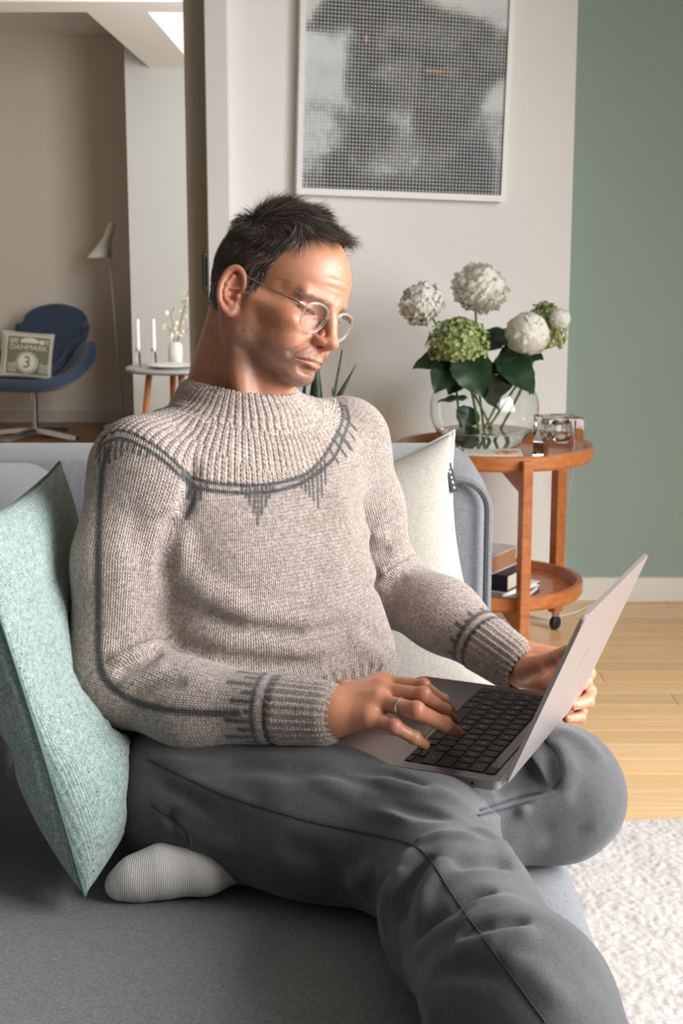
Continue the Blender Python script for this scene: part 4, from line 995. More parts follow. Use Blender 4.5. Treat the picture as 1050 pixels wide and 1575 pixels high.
# ------------------------------------------------------------------ the man : sweater
CF, CL = V3(.68, -.733, 0), V3(.733, .68, 0)                              # chest forward, his left
def trunk_rings(g=0):
    return [(.600, -.092, 1.765, .172+g, .140+g), (.64, -.096, 1.770, .168+g, .142+g), (.70, -.106, 1.782, .158+g, .132+g), (.78, -.118, 1.798, .160+g, .122+g), (.85, -.128, 1.812, .168+g, .112+g), (.90, -.134, 1.818, .158+g, .096+g), (.925, -.136, 1.822, .10+g, .085+g)]
SW = Field(); SW.add(stack(trunk_rings(), CF, CL))
SW.add(rc(COL+V3(-.012, .004, -.040), RS+V3(.01, 0, -.012), .074, .058), .05); SW.add(rc(COL+V3(.0, .010, -.040), LS+V3(-.01, 0, -.012), .074, .056), .05)
SW.add(rc(COL+V3(-.010, .010, -.03), COL+V3(-.004, .004, .0), .083, .069), .035)       # neck rise
CN = hw(-14, 0, -28)-COL; CN = CN/np.linalg.norm(CN)+.22*np.array((.68, -.733, 0)); CN /= np.linalg.norm(CN); CC = COL+V3(-.006, .006, .008)
def collar(P): q = P-CC; ax = q @ CN; rad = np.sqrt(np.maximum((q*q).sum(1)-ax*ax, 0)); return (np.sqrt(((rad-.0705)/.0085)**2+(ax/.0145)**2)-1)*.0085
SW.add((collar, CC-.09, CC+.09), .008)
RA = [RS, V3(-.266, 1.668, .770), RE, V3(-.175, 1.590, .618), RW-V3(.006, -.001, .0)]
LDIR = (LW-V3(.140, 1.905, .640))/np.linalg.norm(LW-V3(.140, 1.905, .640))
LA = [LS, V3(.030, 1.968, .775), LE, V3(.140, 1.905, .640), LW-LDIR*.004]
SLR = Field(); chain(SLR, RA, [.058, .051, .054, .0475, .0365], .03)
SLL = Field(); chain(SLL, LA, [.058, .053, .052, .046, .0355], .03)
for fl in (SLR, SLL): lo_, hi_ = fl.bounds(); SW.add((fl, lo_, hi_), .028)
TRK = stack(trunk_rings(), CF, CL)[0]
def S_(px, py): return hit(SW, px, py, 1.40, 2.05)
def SF(pts, amp, wd):
    q = [S_(*p) for p in pts]; q = [p for p in q if p is not None]
    if len(q) > 1: SW.add(fold(q, amp*(1.9 if pts[0][0] < 525 or pts[0][1] > 920 else 1.0), wd), 0, 'd')
FO = [([(262, 800), (285, 880), (330, 930)], .006, .016), ([(300, 905), (380, 945), (470, 955), (545, 925)], .008, .014), ([(275, 965), (350, 990), (450, 1000), (540, 985)], .007, .012), ([(300, 935), (380, 965), (470, 978), (545, 955)], -.006, .009),
      ([(255, 985), (330, 1010), (420, 1022), (500, 1018)], -.006, .009), ([(520, 740), (530, 820), (500, 890)], .005, .018), ([(545, 780), (520, 860), (470, 920), (400, 930)], -.004, .012), ([(270, 790), (262, 840), (250, 900)], -.007, .010), ([(300, 700), (290, 760), (280, 800)], -.004, .010),
      ([(175, 1040), (215, 1020), (250, 1000)], -.006, .007), ([(180, 1058), (225, 1040), (262, 1022)], .005, .007), ([(190, 1075), (240, 1058), (290, 1050)], -.004, .007), ([(165, 1020), (205, 1003), (245, 985)], .005, .007), ([(170, 995), (205, 985), (240, 970)], -.004, .007),
      ([(540, 850), (575, 855), (605, 845)], -.007, .008), ([(550, 880), (590, 880), (615, 865)], .006, .009), ([(560, 905), (600, 900), (630, 885)], -.005, .008), ([(555, 815), (580, 825), (598, 820)], .005, .009), ([(530, 980), (565, 1000), (595, 1020)], .008, .014), ([(560, 960), (585, 990), (600, 1015)], -.004, .01),
      ([(140, 740), (130, 830), (128, 920)], .003, .02), ([(200, 760), (215, 850), (225, 930)], -.003, .015)]
for f_ in FO: SF(*f_)
for a, b, r_ in ((RW-V3(.03, -.008, 0), RW+V3(.05, -.01, 0), .0285), (LW-LDIR*.028, LW+LDIR*.06, .0275)): SW.add(rc(a, b, r_, r_), .003, 's')
SW.add(rc(CC-CN*.02, CC+CN*.06, .0625, .064), .004, 's')
# ------------------------------------------------------------------ the man : jeans and sock
JN = Field()
RH, RK, RA2, RA3 = V3(-.185, 1.610, .500), V3(.094, 1.452, .497), V3(.156, 1.130, .495), V3(.200, .930, .47)
LH, LK, LA2 = V3(-.08, 1.87, .485), V3(.258, 1.622, .496), V3(.0, 1.535, .468)
JN.add(ell((-.150, 1.765, .505), (.150, .165, .105), rotm(47, 0, 0)), 0); JN.add(rc(V3(-.14, 1.775, .52), V3(-.12, 1.79, .62), .135, .128), .05)
chain(JN, [RH, V3(-.03, 1.527, .503), RK], [.094, .084, .075], .03); chain(JN, [RK, V3(.116, 1.30, .494), RA2, RA3], [.075, .073, .077, .066], .03)
chain(JN, [LH, V3(.10, 1.74, .476), LK], [.092, .082, .076], .02); chain(JN, [LK, V3(.13, 1.578, .482), LA2], [.076, .067, .052], .03)
def J_(px, py, y0=1.0, y1=1.9): return hit(JN, px, py, y0, y1)
def JF(pts, amp, wd):
    q = [J_(*p) for p in pts]; q = [p for p in q if p is not None]
    if len(q) > 1: JN.add(fold(q, amp*1.5, wd*.92), 0, 'd')
for f_ in [([(560, 1200), (640, 1215), (720, 1240)], .006, .010), ([(540, 1225), (620, 1245), (700, 1262)], -.005, .009), ([(480, 1200), (560, 1230), (640, 1262)], .005, .011), ([(430, 1180), (520, 1190), (600, 1205)], -.004, .010),
           ([(590, 1425), (600, 1370), (640, 1300)], .009, .012), ([(615, 1430), (625, 1375), (665, 1310)], -.009, .009), ([(650, 1420), (655, 1370), (690, 1320)], .008, .010), ([(630, 1300), (680, 1285), (740, 1290)], .005, .010), ([(640, 1450), (690, 1400), (770, 1370)], -.007, .010),
           ([(640, 1470), (720, 1420), (800, 1385)], .007, .011), ([(690, 1330), (740, 1325), (790, 1335)], -.005, .009), ([(700, 1440), (760, 1425), (820, 1420)], -.006, .010), ([(690, 1475), (760, 1450), (835, 1440)], .006, .012),
           ([(620, 1480), (660, 1530), (680, 1575)], .004, .014), ([(250, 1190), (330, 1215), (400, 1245)], .003, .012), ([(300, 1170), (400, 1180), (490, 1200)], -.004, .012), ([(260, 1240), (275, 1280), (300, 1300)], -.006, .010), ([(420, 1290), (500, 1330), (560, 1390)], -.004, .016), ([(470, 1395), (530, 1370), (575, 1330)], .005, .012), ([(520, 1412), (560, 1385), (600, 1345)], -.006, .010), ([(560, 1420), (590, 1385), (625, 1335)], .006, .009), ([(240, 1170), (300, 1180), (360, 1172)], .005, .010), ([(235, 1200), (290, 1225), (340, 1260)], -.004, .010), ([(245, 1260), (300, 1290), (380, 1310)], .005, .014), ([(520, 1180), (600, 1190), (680, 1225)], -.004, .008), ([(730, 1270), (770, 1300), (790, 1340)], .005, .012), ([(660, 1500), (720, 1490), (800, 1500)], -.004, .012), ([(760, 1480), (820, 1500), (880, 1560)], .004, .014), ([(760, 1290), (850, 1290), (920, 1270)], -.004, .014), ([(850, 1120), (900, 1140), (930, 1180)], .004, .012),
           ([(750, 1205), (800, 1190), (828, 1175)], -.020, .022), ([(735, 1238), (800, 1222), (850, 1205), (848, 1160), (825, 1130)], -.006, .010), ([(745, 1262), (810, 1245), (865, 1225), (875, 1185), (850, 1130)], .006, .011)]: JF(*f_)
JN.add((lambda P: .0012*vnoise(P, 60, 4)+.0030*vnoise(P, 26, 9), *JN.bounds()), 0, 'd')
person = tag(empty('person', (-.15, 1.74, .415)), 'man in a beige knitted jumper and grey jeans typing on a laptop on the sofa', 'person')
PL = np.array(person.location)
def pobj(name, P, Q, m, par=None, cols=None, attr='tone'):
    me = np_mesh(name, P-PL, Q); me.materials.append(m)
    if cols is not None: vcol(me, attr, cols)
    o = bpy.data.objects.new(name, me); C.objects.link(o); o.parent = par or person; return o
# denim
n = N('grey_denim'); tc = n.n('ShaderNodeTexCoord'); a = n.n('ShaderNodeVertexColor'); a.layer_name = 'tone'
vv = n.coord('Object', (1, 1, 1)); f = n.noise(vv, 900, 2, .6); f2 = n.noise(vv, 28, 4, .6)
wv = n.n('ShaderNodeTexWave'); wv.wave_type = 'BANDS'; wv.bands_direction = 'DIAGONAL'; wv.inputs['Scale'].default_value = 420; wv.inputs['Distortion'].default_value = .4; wv.inputs['Detail'].default_value = 1; n.l(vv, wv.inputs['Vector'])
mx = n.math('ADD', n.math('MULTIPLY', f, .82), n.math('MULTIPLY', wv.outputs['Fac'], .18))
c1 = n.ramp(mx, [(.30, srgb(60, 61, 63)), (.68, srgb(104, 105, 107))]); c2 = n.mix(1.0, c1, n.ramp(f2, [(.3, (.84,)*3), (.7, (1,)*3)]), 'MULTIPLY')
n.col(n.mix(1.0, c2, a.outputs[0], 'MULTIPLY')); n.set(rough=.9, sheen=.2, spec=.2); n.bump(mx, .35, .0012); M['denim'] = n.m
Pj, Qj = mesh_field(JN, .0034); cj = np.ones((len(Pj), 3))
seams = {'side_seam': [(228, 1168), (290, 1198), (350, 1225), (420, 1247), (480, 1264), (550, 1279), (600, 1290), (640, 1303), (665, 1328), (690, 1368), (715, 1405), (745, 1445), (785, 1500), (830, 1562), (838, 1573)],
         'inseam': [(738, 1247), (770, 1236), (805, 1225), (835, 1219)], 'felled_edge': [(852, 1214), (864, 1190), (858, 1160), (838, 1138)], 'pocket_edge': [(234, 1238), (262, 1258), (283, 1277), (292, 1300)], 'inseam_outer': [(735, 1255), (775, 1245), (820, 1232)]}
seam_pts = {}
for k_, px_ in seams.items():
    q = [J_(v_.x, v_.y) for v_ in catmull([(*p, 0) for p in px_], 5)]; q = [p for p in q if p is not None]; seam_pts[k_] = q
    d = seg_dist(Pj, q); w_ = np.exp(-(d/.0022)**2)
    Pj = Pj-0; cj *= (1-.38*w_)[:, None]; cj += (.22*np.exp(-((d-.006)/.003)**2))[:, None]*(1 if 'felled' in k_ or 'inseam' in k_ else .35)
jeans = pobj('jeans', Pj, Qj, M['denim'], None, np.clip(cj, .3, 1.35))
M['thread'] = plain('dark_seam_thread', srgb(56, 57, 60), .9)
for k_, px_ in seams.items():
    q = [Vector(p-PL) for p in seam_pts[k_]]
    smooth(obj('seam', tube_bm(q, .0010, 5), M['thread'], jeans))
# sock
SK = Field(); fp = [A_(390, 1345, .458)+V3(0, .07, 0), A_(310, 1345, .450)+V3(0, .02, 0), A_(250, 1340, .446), A_(206, 1352, .4385), A_(182, 1362, .432)]
chain(SK, fp, [.029, .028, .027, .0215, .0140], .02); SK.add(ell(A_(370, 1350, .445)+V3(0, .06, 0), (.040, .030, .030)), .02)
for k in range(4): SK.add(fold([V3(-.06-.03*k, 1.46, .44), V3(-.055-.03*k, 1.47, .48)], .0012 if k % 2 else -.0012, .007), 0, 'd')
n = N('white_sock'); vv = n.coord(); f = n.noise(vv, 700, 2); n.col(n.ramp(f, [(.3, srgb(206, 202, 198)), (.7, srgb(232, 228, 224))])); n.set(rough=.95, sheen=.3)
wv = n.n('ShaderNodeTexWave'); wv.bands_direction = 'X'; wv.inputs['Scale'].default_value = 130; wv.inputs['Distortion'].default_value = .6; n.l(vv, wv.inputs['Vector']); n.bump(n.math('ADD', wv.outputs['Fac'], f), .35, .001); M['sock'] = n.m
Ps, Qs = mesh_field(SK, .003); pobj('sock', Ps, Qs, M['sock'])
# ------------------------------------------------------------------ body skin
lo_b, hi_b = BODY.bounds(); Pb, Qb = mesh_field(BODY, .00135)
hl = unwarp((Pb-HT) @ HR/HS)*1000                                                 # head millimetres
hx, hy, hz = hl.T; ay = np.abs(hy)
head_m = (hz > -130) & (np.abs(hl).max(1) < 140)
SKC = np.array(srgb(197, 138, 106)[:3]); cb = np.tile(SKC, (len(Pb), 1))
def blend(mask, c): global cb; cb = cb*(1-mask[:, None])+np.array(srgb(*c)[:3])*mask[:, None]
gl = lambda c, s: np.exp(-(((hl-np.array(c))/np.array(s))**2).sum(1)/2)*head_m
mot = vnoise(Pb, 90, 2); blend(np.clip(.18*mot+.1, 0, .3), (190, 122, 98)); blend(np.clip(.16*vnoise(Pb, 260, 5), 0, .25), (222, 176, 150))
for s in (-1, 1):
    blend(.45*gl((66, s*44, -14), (16, 16, 14)), (200, 118, 96)); blend(.55*gl((-6, s*80, 4), (26, 14, 36)), (206, 122, 102)); blend(.5*gl((84, s*32, 2), (10, 16, 7)), (176, 108, 92))
blend(.55*gl((108, 0, -24), (14, 16, 10)), (204, 118, 98))
# beard shadow
def beard(l):
    x, y, z = l.T; a = np.abs(y); sm = lambda e0, e1, v: np.clip((v-e0)/(e1-e0), 0, 1)
    zl = np.interp(x, [-10, 8, 22, 45, 68, 82, 96, 110], [-10, 6, -18, -40, -46, -40, -36, -36])
    m = sm(0, 12, zl-z)*sm(2, 14, x)*sm(-112, -92, z-.0*x)
    lip = np.exp(-(((z+57)/9)**2+((a)/23)**2)**2)
    return m*(1-lip)
bd = beard(hl)*head_m; gr = np.clip(.55+.45*vnoise(Pb, 420, 7), 0, 1); blend(.50*bd*(.5+.5*gr), (124, 104, 94))
ns = np.clip(1-np.abs(hz+57.5)/6.5, 0, 1)*np.clip(1-(ay/25.5)**4, 0, 1)*(hx > 78)*head_m; blend(.75*np.sqrt(ns), (186, 108, 102)); blend(.6*np.exp(-((hz+57.2+.004*hy**2*0)/1.3)**2)*(ay < 26)*(hx > 80)*head_m, (120, 58, 56))
def scalp(l, jit=0):
    x, y, z = l.T; a = np.abs(y)
    zl = np.interp(x, [-120, -60, -30, -18, -8, 6, 14, 22, 34, 46, 58, 70, 80, 95], [-42, -42, -40, -16, 12, 8, -16, -2, 44, 76, 98, 110, 112, 112])
    return z-zl+jit
sc_ = scalp(hl, 5*vnoise(Pb, 300, 3)); hm = np.clip(sc_/16, 0, 1)*head_m*(ay < 79); hm = np.where((ay > 75.5) & (np.abs(hx+8) < 24) & (np.abs(hz+4) < 36), 0, hm); blend(.90*hm, (52, 42, 38))
for s in (-1, 1): blend(.35*gl((88, s*28, 28), (9, 18, 3.0)), (134, 96, 74)); blend(.7*np.exp(-((hz-11.5-.15*(ay-30))/1.4)**2)*(np.abs(ay-31) < 13)*(hx > 70)*head_m, (84, 52, 46))
# hands : pinker knuckles, nails
for i, (mc, fg) in enumerate(list(zip(R_MCP, R_FING))+list(zip(L_MCP, L_FING))):
    blend(.5*gauss(Pb, fg[0], .010), (196, 122, 100)); blend(.35*gauss(Pb, mc, .012), (196, 126, 104)); blend(.55*gauss(Pb, fg[2], .009), (206, 124, 104))
nx = N('skin'); a = nx.n('ShaderNodeVertexColor'); a.layer_name = 'tone'; vv = nx.coord(); sp1 = nx.noise(vv, 420, 4, .6); vo = nx.n('ShaderNodeTexVoronoi'); vo.inputs['Scale'].default_value = 900; nx.l(vv, vo.inputs['Vector'])
nx.col(nx.mix(1.0, a.outputs[0], nx.ramp(sp1, [(.3, (.90, .87, .85)), (.7, (1.04, 1.04, 1.04))]), 'MULTIPLY')); nx.set(rough=.40, spec=.5, sss=.10)
nx.b.inputs['Subsurface Radius'].default_value = (.010, .004, .002); nx.b.inputs['Subsurface Scale'].default_value = 1.0
nx.bump(nx.math('ADD', nx.math('MULTIPLY', vo.outputs['Distance'], .5), sp1), .16, .0008); M['skin'] = nx.m
body = pobj('body', Pb, Qb, M['skin'], None, cb)
# ---- hair
def normals(P, Q):
    a, b, c_, d = (P[Q[:, i]] for i in range(4)); nf = np.cross(c_-a, d-b); N_ = np.zeros_like(P)
    for i in range(4):
        for ax in range(3): N_[:, ax] += np.bincount(Q[:, i], nf[:, ax], len(P))
    return N_/np.maximum(np.linalg.norm(N_, axis=1, keepdims=True), 1e-12)
Nb = normals(Pb, Qb); Nl = Nb @ HR
def strands(roots, dirs, lens, rad, bendv, nseg=5, taper=True):
    """three sided hair strands as one mesh"""
    n_ = len(roots); rows = []; p = roots.copy(); d = dirs.copy()
    for k in range(nseg):
        rows.append((p.copy(), d.copy())); d = d+bendv/nseg; d /= np.linalg.norm(d, axis=1, keepdims=True); p = p+d*(lens/(nseg-1))[:, None]
    ref = np.cross(dirs, np.random.RandomState(1).normal(size=dirs.shape)); ref /= np.linalg.norm(ref, axis=1, keepdims=True); V = []
    for k, (p, d) in enumerate(rows):
        u = ref-d*(ref*d).sum(1, keepdims=True); u /= np.linalg.norm(u, axis=1, keepdims=True); w_ = np.cross(d, u); r = (rad*(1-.85*(k/(nseg-1))**2 if taper else 1))[:, None] if not np.isscalar(rad) else rad
        for a_ in (0, 2.094, 4.189): V.append(p+(u*math.cos(a_)+w_*math.sin(a_))*r)
    V = np.stack(V, 1).reshape(-1, 3); base = (np.arange(n_)*nseg*3)[:, None]; Q = []
    for k in range(nseg-1):
        for i in range(3): j = (i+1) % 3; Q.append(base+np.array([[k*3+i, k*3+j, k*3+3+j, k*3+3+i]]))
    return V, np.concatenate(Q)
rs = np.random.RandomState(11)
cand = np.nonzero((hm > .35) & (hz > -60))[0]; wgt = np.clip(hm[cand], .3, 1); pick = rs.choice(cand, 15000, p=wgt/wgt.sum())
L0 = hl[pick]+rs.normal(size=(len(pick), 3))*.6; Nn = Nl[pick]; x, y, z = L0.T; t_top = np.clip((z-70)/40, 0, 1)
cl = np.stack([vnoise(L0*.001, 55, k) for k in (21, 22, 23)], 1); cl2 = np.stack([vnoise(L0*.001, 170, k) for k in (31, 32, 33)], 1)
flow_side = np.stack([-.45-.2*(x < 0), 0*x, -.75+0*x], 1); flow_top = np.stack([.95+.0*x, -.10+.0*x, .34+.0*x], 1)
crown = np.exp(-(((x+62)/30)**2+((z-95)/34)**2)); flow_top = flow_top+np.stack([-1.3*crown, 0*x, .75*crown], 1)
flow = flow_side*(1-t_top[:, None])+flow_top*t_top[:, None]+cl*.42+cl2*.42+rs.normal(size=cl.shape)*.06
dirs = flow-Nn*(flow*Nn).sum(1, keepdims=True)*.9; dirs /= np.linalg.norm(dirs, axis=1, keepdims=True); lift = .18+.60*t_top+.5*crown; dirs = dirs+Nn*lift[:, None]; dirs /= np.linalg.norm(dirs, axis=1, keepdims=True)
lens = (8+5*rs.rand(len(x)))*(1-t_top)+(29+15*rs.rand(len(x)))*t_top; lens *= np.interp(z, [-45, -10, 30], [.35, .7, 1]); front = np.clip((x-35)/30, 0, 1)*t_top; lens += 16*front
lens *= np.clip(np.interp(x, [-70, -40, 10, 40, 62, 74], [.75, 1, 1, .95, 1.05, 1.05]), 0, 1)
bend = -Nn*(.55*t_top+.30)[:, None]*1.1+np.stack([.2*front, 0*x, .5*front], 1)+rs.normal(size=cl.shape)*.14+cl2*.35
Vh, Qh = strands(L0, dirs, lens, np.full(len(x), .26), bend, 6); Vw = to_world(Vh)
tone = np.repeat(np.where(rs.rand(len(x)) < (.06+.36*(z < 62)*(x > 0)), .30, .085)*rs.uniform(.35, 2.2, len(x)), 18); ch = np.stack([tone*1.15, tone*.94, tone*.84], 1)
n = N('hair'); a = n.n('ShaderNodeVertexColor'); a.layer_name = 'tone'; n.l(a.outputs[0], n.b.inputs['Base Color']); n.set(rough=.42, spec=.55); M['hair'] = n.m
hair = pobj('hair', Vw, Qh, M['hair'], None, ch); hair['label'] = 'short dark brown hair brushed forward, greying at the temple'
# stubble, brows, lashes
candb = np.nonzero((bd > .12) & (ay < 70))[0]; pick = rs.choice(candb, 13000, p=bd[candb]/bd[candb].sum()); L0 = hl[pick]+rs.normal(size=(len(pick), 3))*.5; Nn = Nl[pick]
dd = Nn*.7+np.array([.25, 0, -.8])+rs.normal(size=Nn.shape)*.3; dd /= np.linalg.norm(dd, axis=1, keepdims=True); V_, Q_ = strands(L0, dd, rs.uniform(1.0, 2.4, len(L0)), np.full(len(L0), .11), np.zeros_like(dd), 2)
tn = np.repeat(np.where(rs.rand(len(L0)) < .45, .32, .045)*rs.uniform(.7, 1.3, len(L0)), 6); o = pobj('stubble', to_world(V_), Q_, M['hair'], None, np.stack([tn, tn*.95, tn*.9], 1)); o['kind'] = 'stuff'
bm_ = np.exp(-((hz-28.5)/2.8)**2)*np.exp(-((ay-30)/21)**4)*(hx > 66)*head_m; cb_ = np.nonzero(bm_ > .2)[0]; pick = rs.choice(cb_, 420, p=bm_[cb_]/bm_[cb_].sum()); L0 = hl[pick]; Nn = Nl[pick]
dd = Nn*.25+np.stack([-.5+0*L0[:, 0], np.sign(L0[:, 1])*.9, .15+0*L0[:, 0]], 1)+rs.normal(size=Nn.shape)*.2; dd /= np.linalg.norm(dd, axis=1, keepdims=True); V_, Q_ = strands(L0, dd, rs.uniform(5, 8, len(L0)), np.full(len(L0), .13), np.zeros_like(dd)-Nn*.2, 4)
tn = np.repeat(rs.uniform(.12, .32, len(L0)), 12); pobj('eyebrows', to_world(V_), Q_, M['hair'], None, np.stack([tn*1.1, tn*.9, tn*.8], 1))
tl = np.linspace(0, 1, 60); L0 = np.concatenate([np.stack([83.5-3*tl, s*(20+22*tl), 10.6+1.5*tl], 1) for s in (-1, 1)]); dd = np.stack([.9+0*L0[:, 0], np.sign(L0[:, 1])*.25, -.45+0*L0[:, 0]], 1)+rs.normal(size=L0.shape)*.12; dd /= np.linalg.norm(dd, axis=1, keepdims=True)
V_, Q_ = strands(L0, dd, rs.uniform(4, 6, len(L0)), np.full(len(L0), .13), np.tile([0, 0, .5], (len(L0), 1)), 4); pobj('eyelashes', to_world(V_), Q_, M['hair'], None, np.full((len(V_), 3), .03))['kind'] = 'stuff'
# nails
M['nail'] = plain('finger_nail', srgb(208, 150, 128), .38, .03)
def nail(fg, r, up):
    d = (fg[2]-fg[1]); d /= np.linalg.norm(d); up = np.array(up, float); up -= d*(up @ d); up /= np.linalg.norm(up); sd = np.cross(d, up); g = []
    for i in range(5):
        row = []
        for j in range(5):
            t = (j-2)/2; u = i/4; wv_ = r*.74*(1-.12*(u-.5)**2*4); a_ = t*1.0; row.append(fg[2]-d*.005+d*.0102*u-d*.0012*(t*t)*(1 if u > .5 else -1)+sd*math.sin(a_)*wv_+up*(math.cos(a_)*r*1.0+.0004-.0014*max(0, u-.6)))
        g.append(row)
    b = bmesh.new(); vs = [[b.verts.new(Vector(p-PL)) for p in row] for row in g]
    for i in range(4):
        for j in range(4): b.faces.new((vs[i][j], vs[i][j+1], vs[i+1][j+1], vs[i+1][j]))
    o = smooth(obj('fingernail', b, M['nail'], body)); o.modifiers.new('t', 'SOLIDIFY').thickness = .0006
for i in range(4): nail(R_FING[i], FR[i][3], (.25, -.1, 1))
for i in range(4): nail([L_FING[i][0], L_FING[i][1], L_FING[i][2]-.004*(L_FING[i][2]-L_FING[i][1])/np.linalg.norm(L_FING[i][2]-L_FING[i][1])], FR[i][3]*1.08, (.6, -.75, .3))
# ------------------------------------------------------------------ sweater mesh, stitches and dark yarn pattern
Pw, Qw = mesh_field(SW, .0026); Nw = normals(Pw, Qw)
def arm_uv(P, A, ref):
    """arc length along the sleeve and angle about it"""
    A = [np.array(p) for p in A]; best = np.full(len(P), 9.); S_l = np.zeros(len(P)); ang = np.zeros(len(P)); acc = 0; u = np.array(ref, float)
    T = [(A[i+1]-A[i])/np.linalg.norm(A[i+1]-A[i]) for i in range(len(A)-1)]
    for i in range(len(A)-1):
        t_ = T[i]; u = u-t_*(u @ t_); u /= np.linalg.norm(u); w_ = np.cross(t_, u); L = np.linalg.norm(A[i+1]-A[i]); pa = P-A[i]; s_ = pa @ t_; sc = np.clip(s_, 0 if i else -.2, L if i < len(A)-2 else L+.2); q = pa-sc[:, None]*t_; d = (q*q).sum(1); m = d < best
        best = np.where(m, d, best); S_l = np.where(m, acc+sc, S_l); ang = np.where(m, np.arctan2(q @ w_, q @ u), ang); acc += L
    return S_l, ang, np.sqrt(best), acc
def sw_uv(P):
    q = P-COL; l, f, zz = q @ CL, q @ CF, q[:, 2]; s = np.sqrt((l/1.18)**2+f**2+np.minimum(zz, 0)**2*1.0+np.maximum(zz, 0)**2*.2); th = np.arctan2(l/1.18, f)
    sr, ar, dr, Lr = arm_uv(P, RA, (0, 0, 1.)); sl, al, dl, Ll = arm_uv(P, LA, (0, 0, 1.)); tr_ = TRK(P); kr, kl = SLR(P)-tr_, SLL(P)-tr_
    return l, f, zz, s, th, sr, ar, Lr, sl, al, Ll, kr, kl
LINE = [(150, 690), (160, 672), (185, 662), (215, 672), (250, 694), (283, 724), (302, 737), (340, 744), (400, 746), (450, 737), (480, 722), (503, 694), (519, 665), (527, 640), (522, 618)]
lp = [S_(*p) for p in LINE]; lp = np.array([p for p in lp if p is not None]); _l, _f, _z, s_l, th_l = sw_uv(lp)[:5]; o_ = np.argsort(th_l)
def yoke_s(th): return np.interp(th, np.concatenate([[-math.pi], th_l[o_], [math.pi]]), np.concatenate([[.165], s_l[o_], [.165]]))
l, f, zz, s, th, sr, ar, Lr, sl, al, Ll, kr, kl = sw_uv(Pw); ys = yoke_s(th)
yk = (s < ys) & (zz > -.20)
NR_ = np.where(s < .088, 58, np.where(s < .120, 88, 116)); rib_y = np.cos(th*NR_)
cuff = .052; rr_ = (kr < .004) & (sr > Lr-cuff); ll_ = (kl < .004) & (sl > Ll-cuff); zh = Pw[:, 2]; hem = (kr > 0) & (kl > 0) & (zh < .635)
ur = np.cos(ar*26); ul = np.cos(al*26); uh = np.cos(np.arctan2(l, f)*80)
amp = np.where(yk, rib_y*.0013, np.where(rr_, ur*.0014, np.where(ll_, ul*.0014, np.where(hem, uh*.0013, 0))))
amp += np.where(np.abs(s-.088) < .006, -.0018*(zz > -.03), 0)+np.where((np.abs(sr-(Lr-cuff)) < .004) & (kr < .004), -.0015, 0)
Pw = Pw+Nw*amp[:, None]
# dark yarn : yoke band, drips, sleeve stripe, cuff teeth
dk = np.zeros(len(Pw))
def ink(px_pts, w_=.0030, y=None):
    global dk
    if len(px_pts) > 2: px_pts = [(v_.x, v_.y) for v_ in catmull([(*p, 0) for p in px_pts], 4)]
    q = [S_(*p) for p in px_pts]; q = [p for p in q if p is not None]
    if len(q) > 1: dk = np.maximum(dk, np.clip(1.6-seg_dist(Pw, q)/w_, 0, 1))
back = (np.abs(th) > 2.3); dk = np.maximum(dk, np.where(back & (np.abs(s-ys) < .003), 1, 0))
ink(LINE, .0023); ink([(x_+(9 if x_ > 500 else -2), y_+12-(6 if x_ > 515 else 0)) for x_, y_ in LINE], .0023)
for x_, e_ in ((372, 756), (378, 764), (384, 775), (391, 788), (397, 808), (403, 792), (409, 778), (415, 766), (421, 756)): ink([(x_, 748), (x_-1, e_)], .0015)
for x_, s0, e_ in ((462, 735, 750), (468, 732, 756), (474, 729, 762), (480, 726, 770), (487, 722, 780), (493, 715, 764), (499, 708, 746)): ink([(x_, s0), (x_+2, e_)], .0015)
ink([(290, 735), (298, 752), (297, 772), (287, 795)], .0035); ink([(280, 727), (290, 745), (289, 765)], .0022); ink([(308, 745), (308, 768)], .002); ink([(318, 746), (318, 756)], .002)
for x_, s0, e_ in ((163, 680, 702), (171, 676, 712), (180, 675, 706), (189, 676, 700), (198, 678, 694), (207, 683, 696), (217, 688, 699), (228, 694, 703), (155, 690, 714)): ink([(x_, s0), (x_-3, e_)], .0019)
for (x0, y0, x1, y1) in ((523, 652, 545, 676), (518, 662, 541, 692), (512, 676, 532, 702), (505, 688, 520, 712), (527, 640, 546, 660), (520, 668, 538, 690)): ink([(x0, y0), (x1, y1)], .0022)
ink([(168, 690), (158, 720), (153, 780), (151, 860), (151, 940), (151, 1000), (157, 1035), (178, 1062), (215, 1082), (260, 1092), (320, 1097), (365, 1097)], .0042)
cu_r = Lr-cuff-.012
for d0 in (-.004, .010): dk = np.maximum(dk, np.where((kr < .004), np.clip(1.5-np.abs(sr-cu_r-d0)/.0030, 0, 1), 0)); dk = np.maximum(dk, np.where((kl < .004), np.clip(1.5-np.abs(sl-(Ll-cuff-.010)-d0)/.0030, 0, 1), 0))
for k in range(24):
    a_ = -math.pi+k*2*math.pi/24; ln = (.014, .036, .022, .040, .018, .030)[k % 6]
    for (S__, A__, e_, kk) in ((sr, ar, cu_r, kr), (sl, al, Ll-cuff-.010, kl)):
        da = np.abs(np.angle(np.exp(1j*(A__-a_))))*.04; dk = np.maximum(dk, np.where((kk < .004) & (S__ < e_) & (S__ > e_-ln*(1 if kk is kr else .45)), np.clip(1.5-da/.0028, 0, 1), 0))
tone = np.ones((len(Pw), 3)); pale = np.clip(.5+.5*vnoise(Pw, 30, 12), 0, 1); tone[:, 0] = dk; tone[:, 1] = pale; tone[:, 2] = (yk | rr_ | ll_ | hem)*1.0
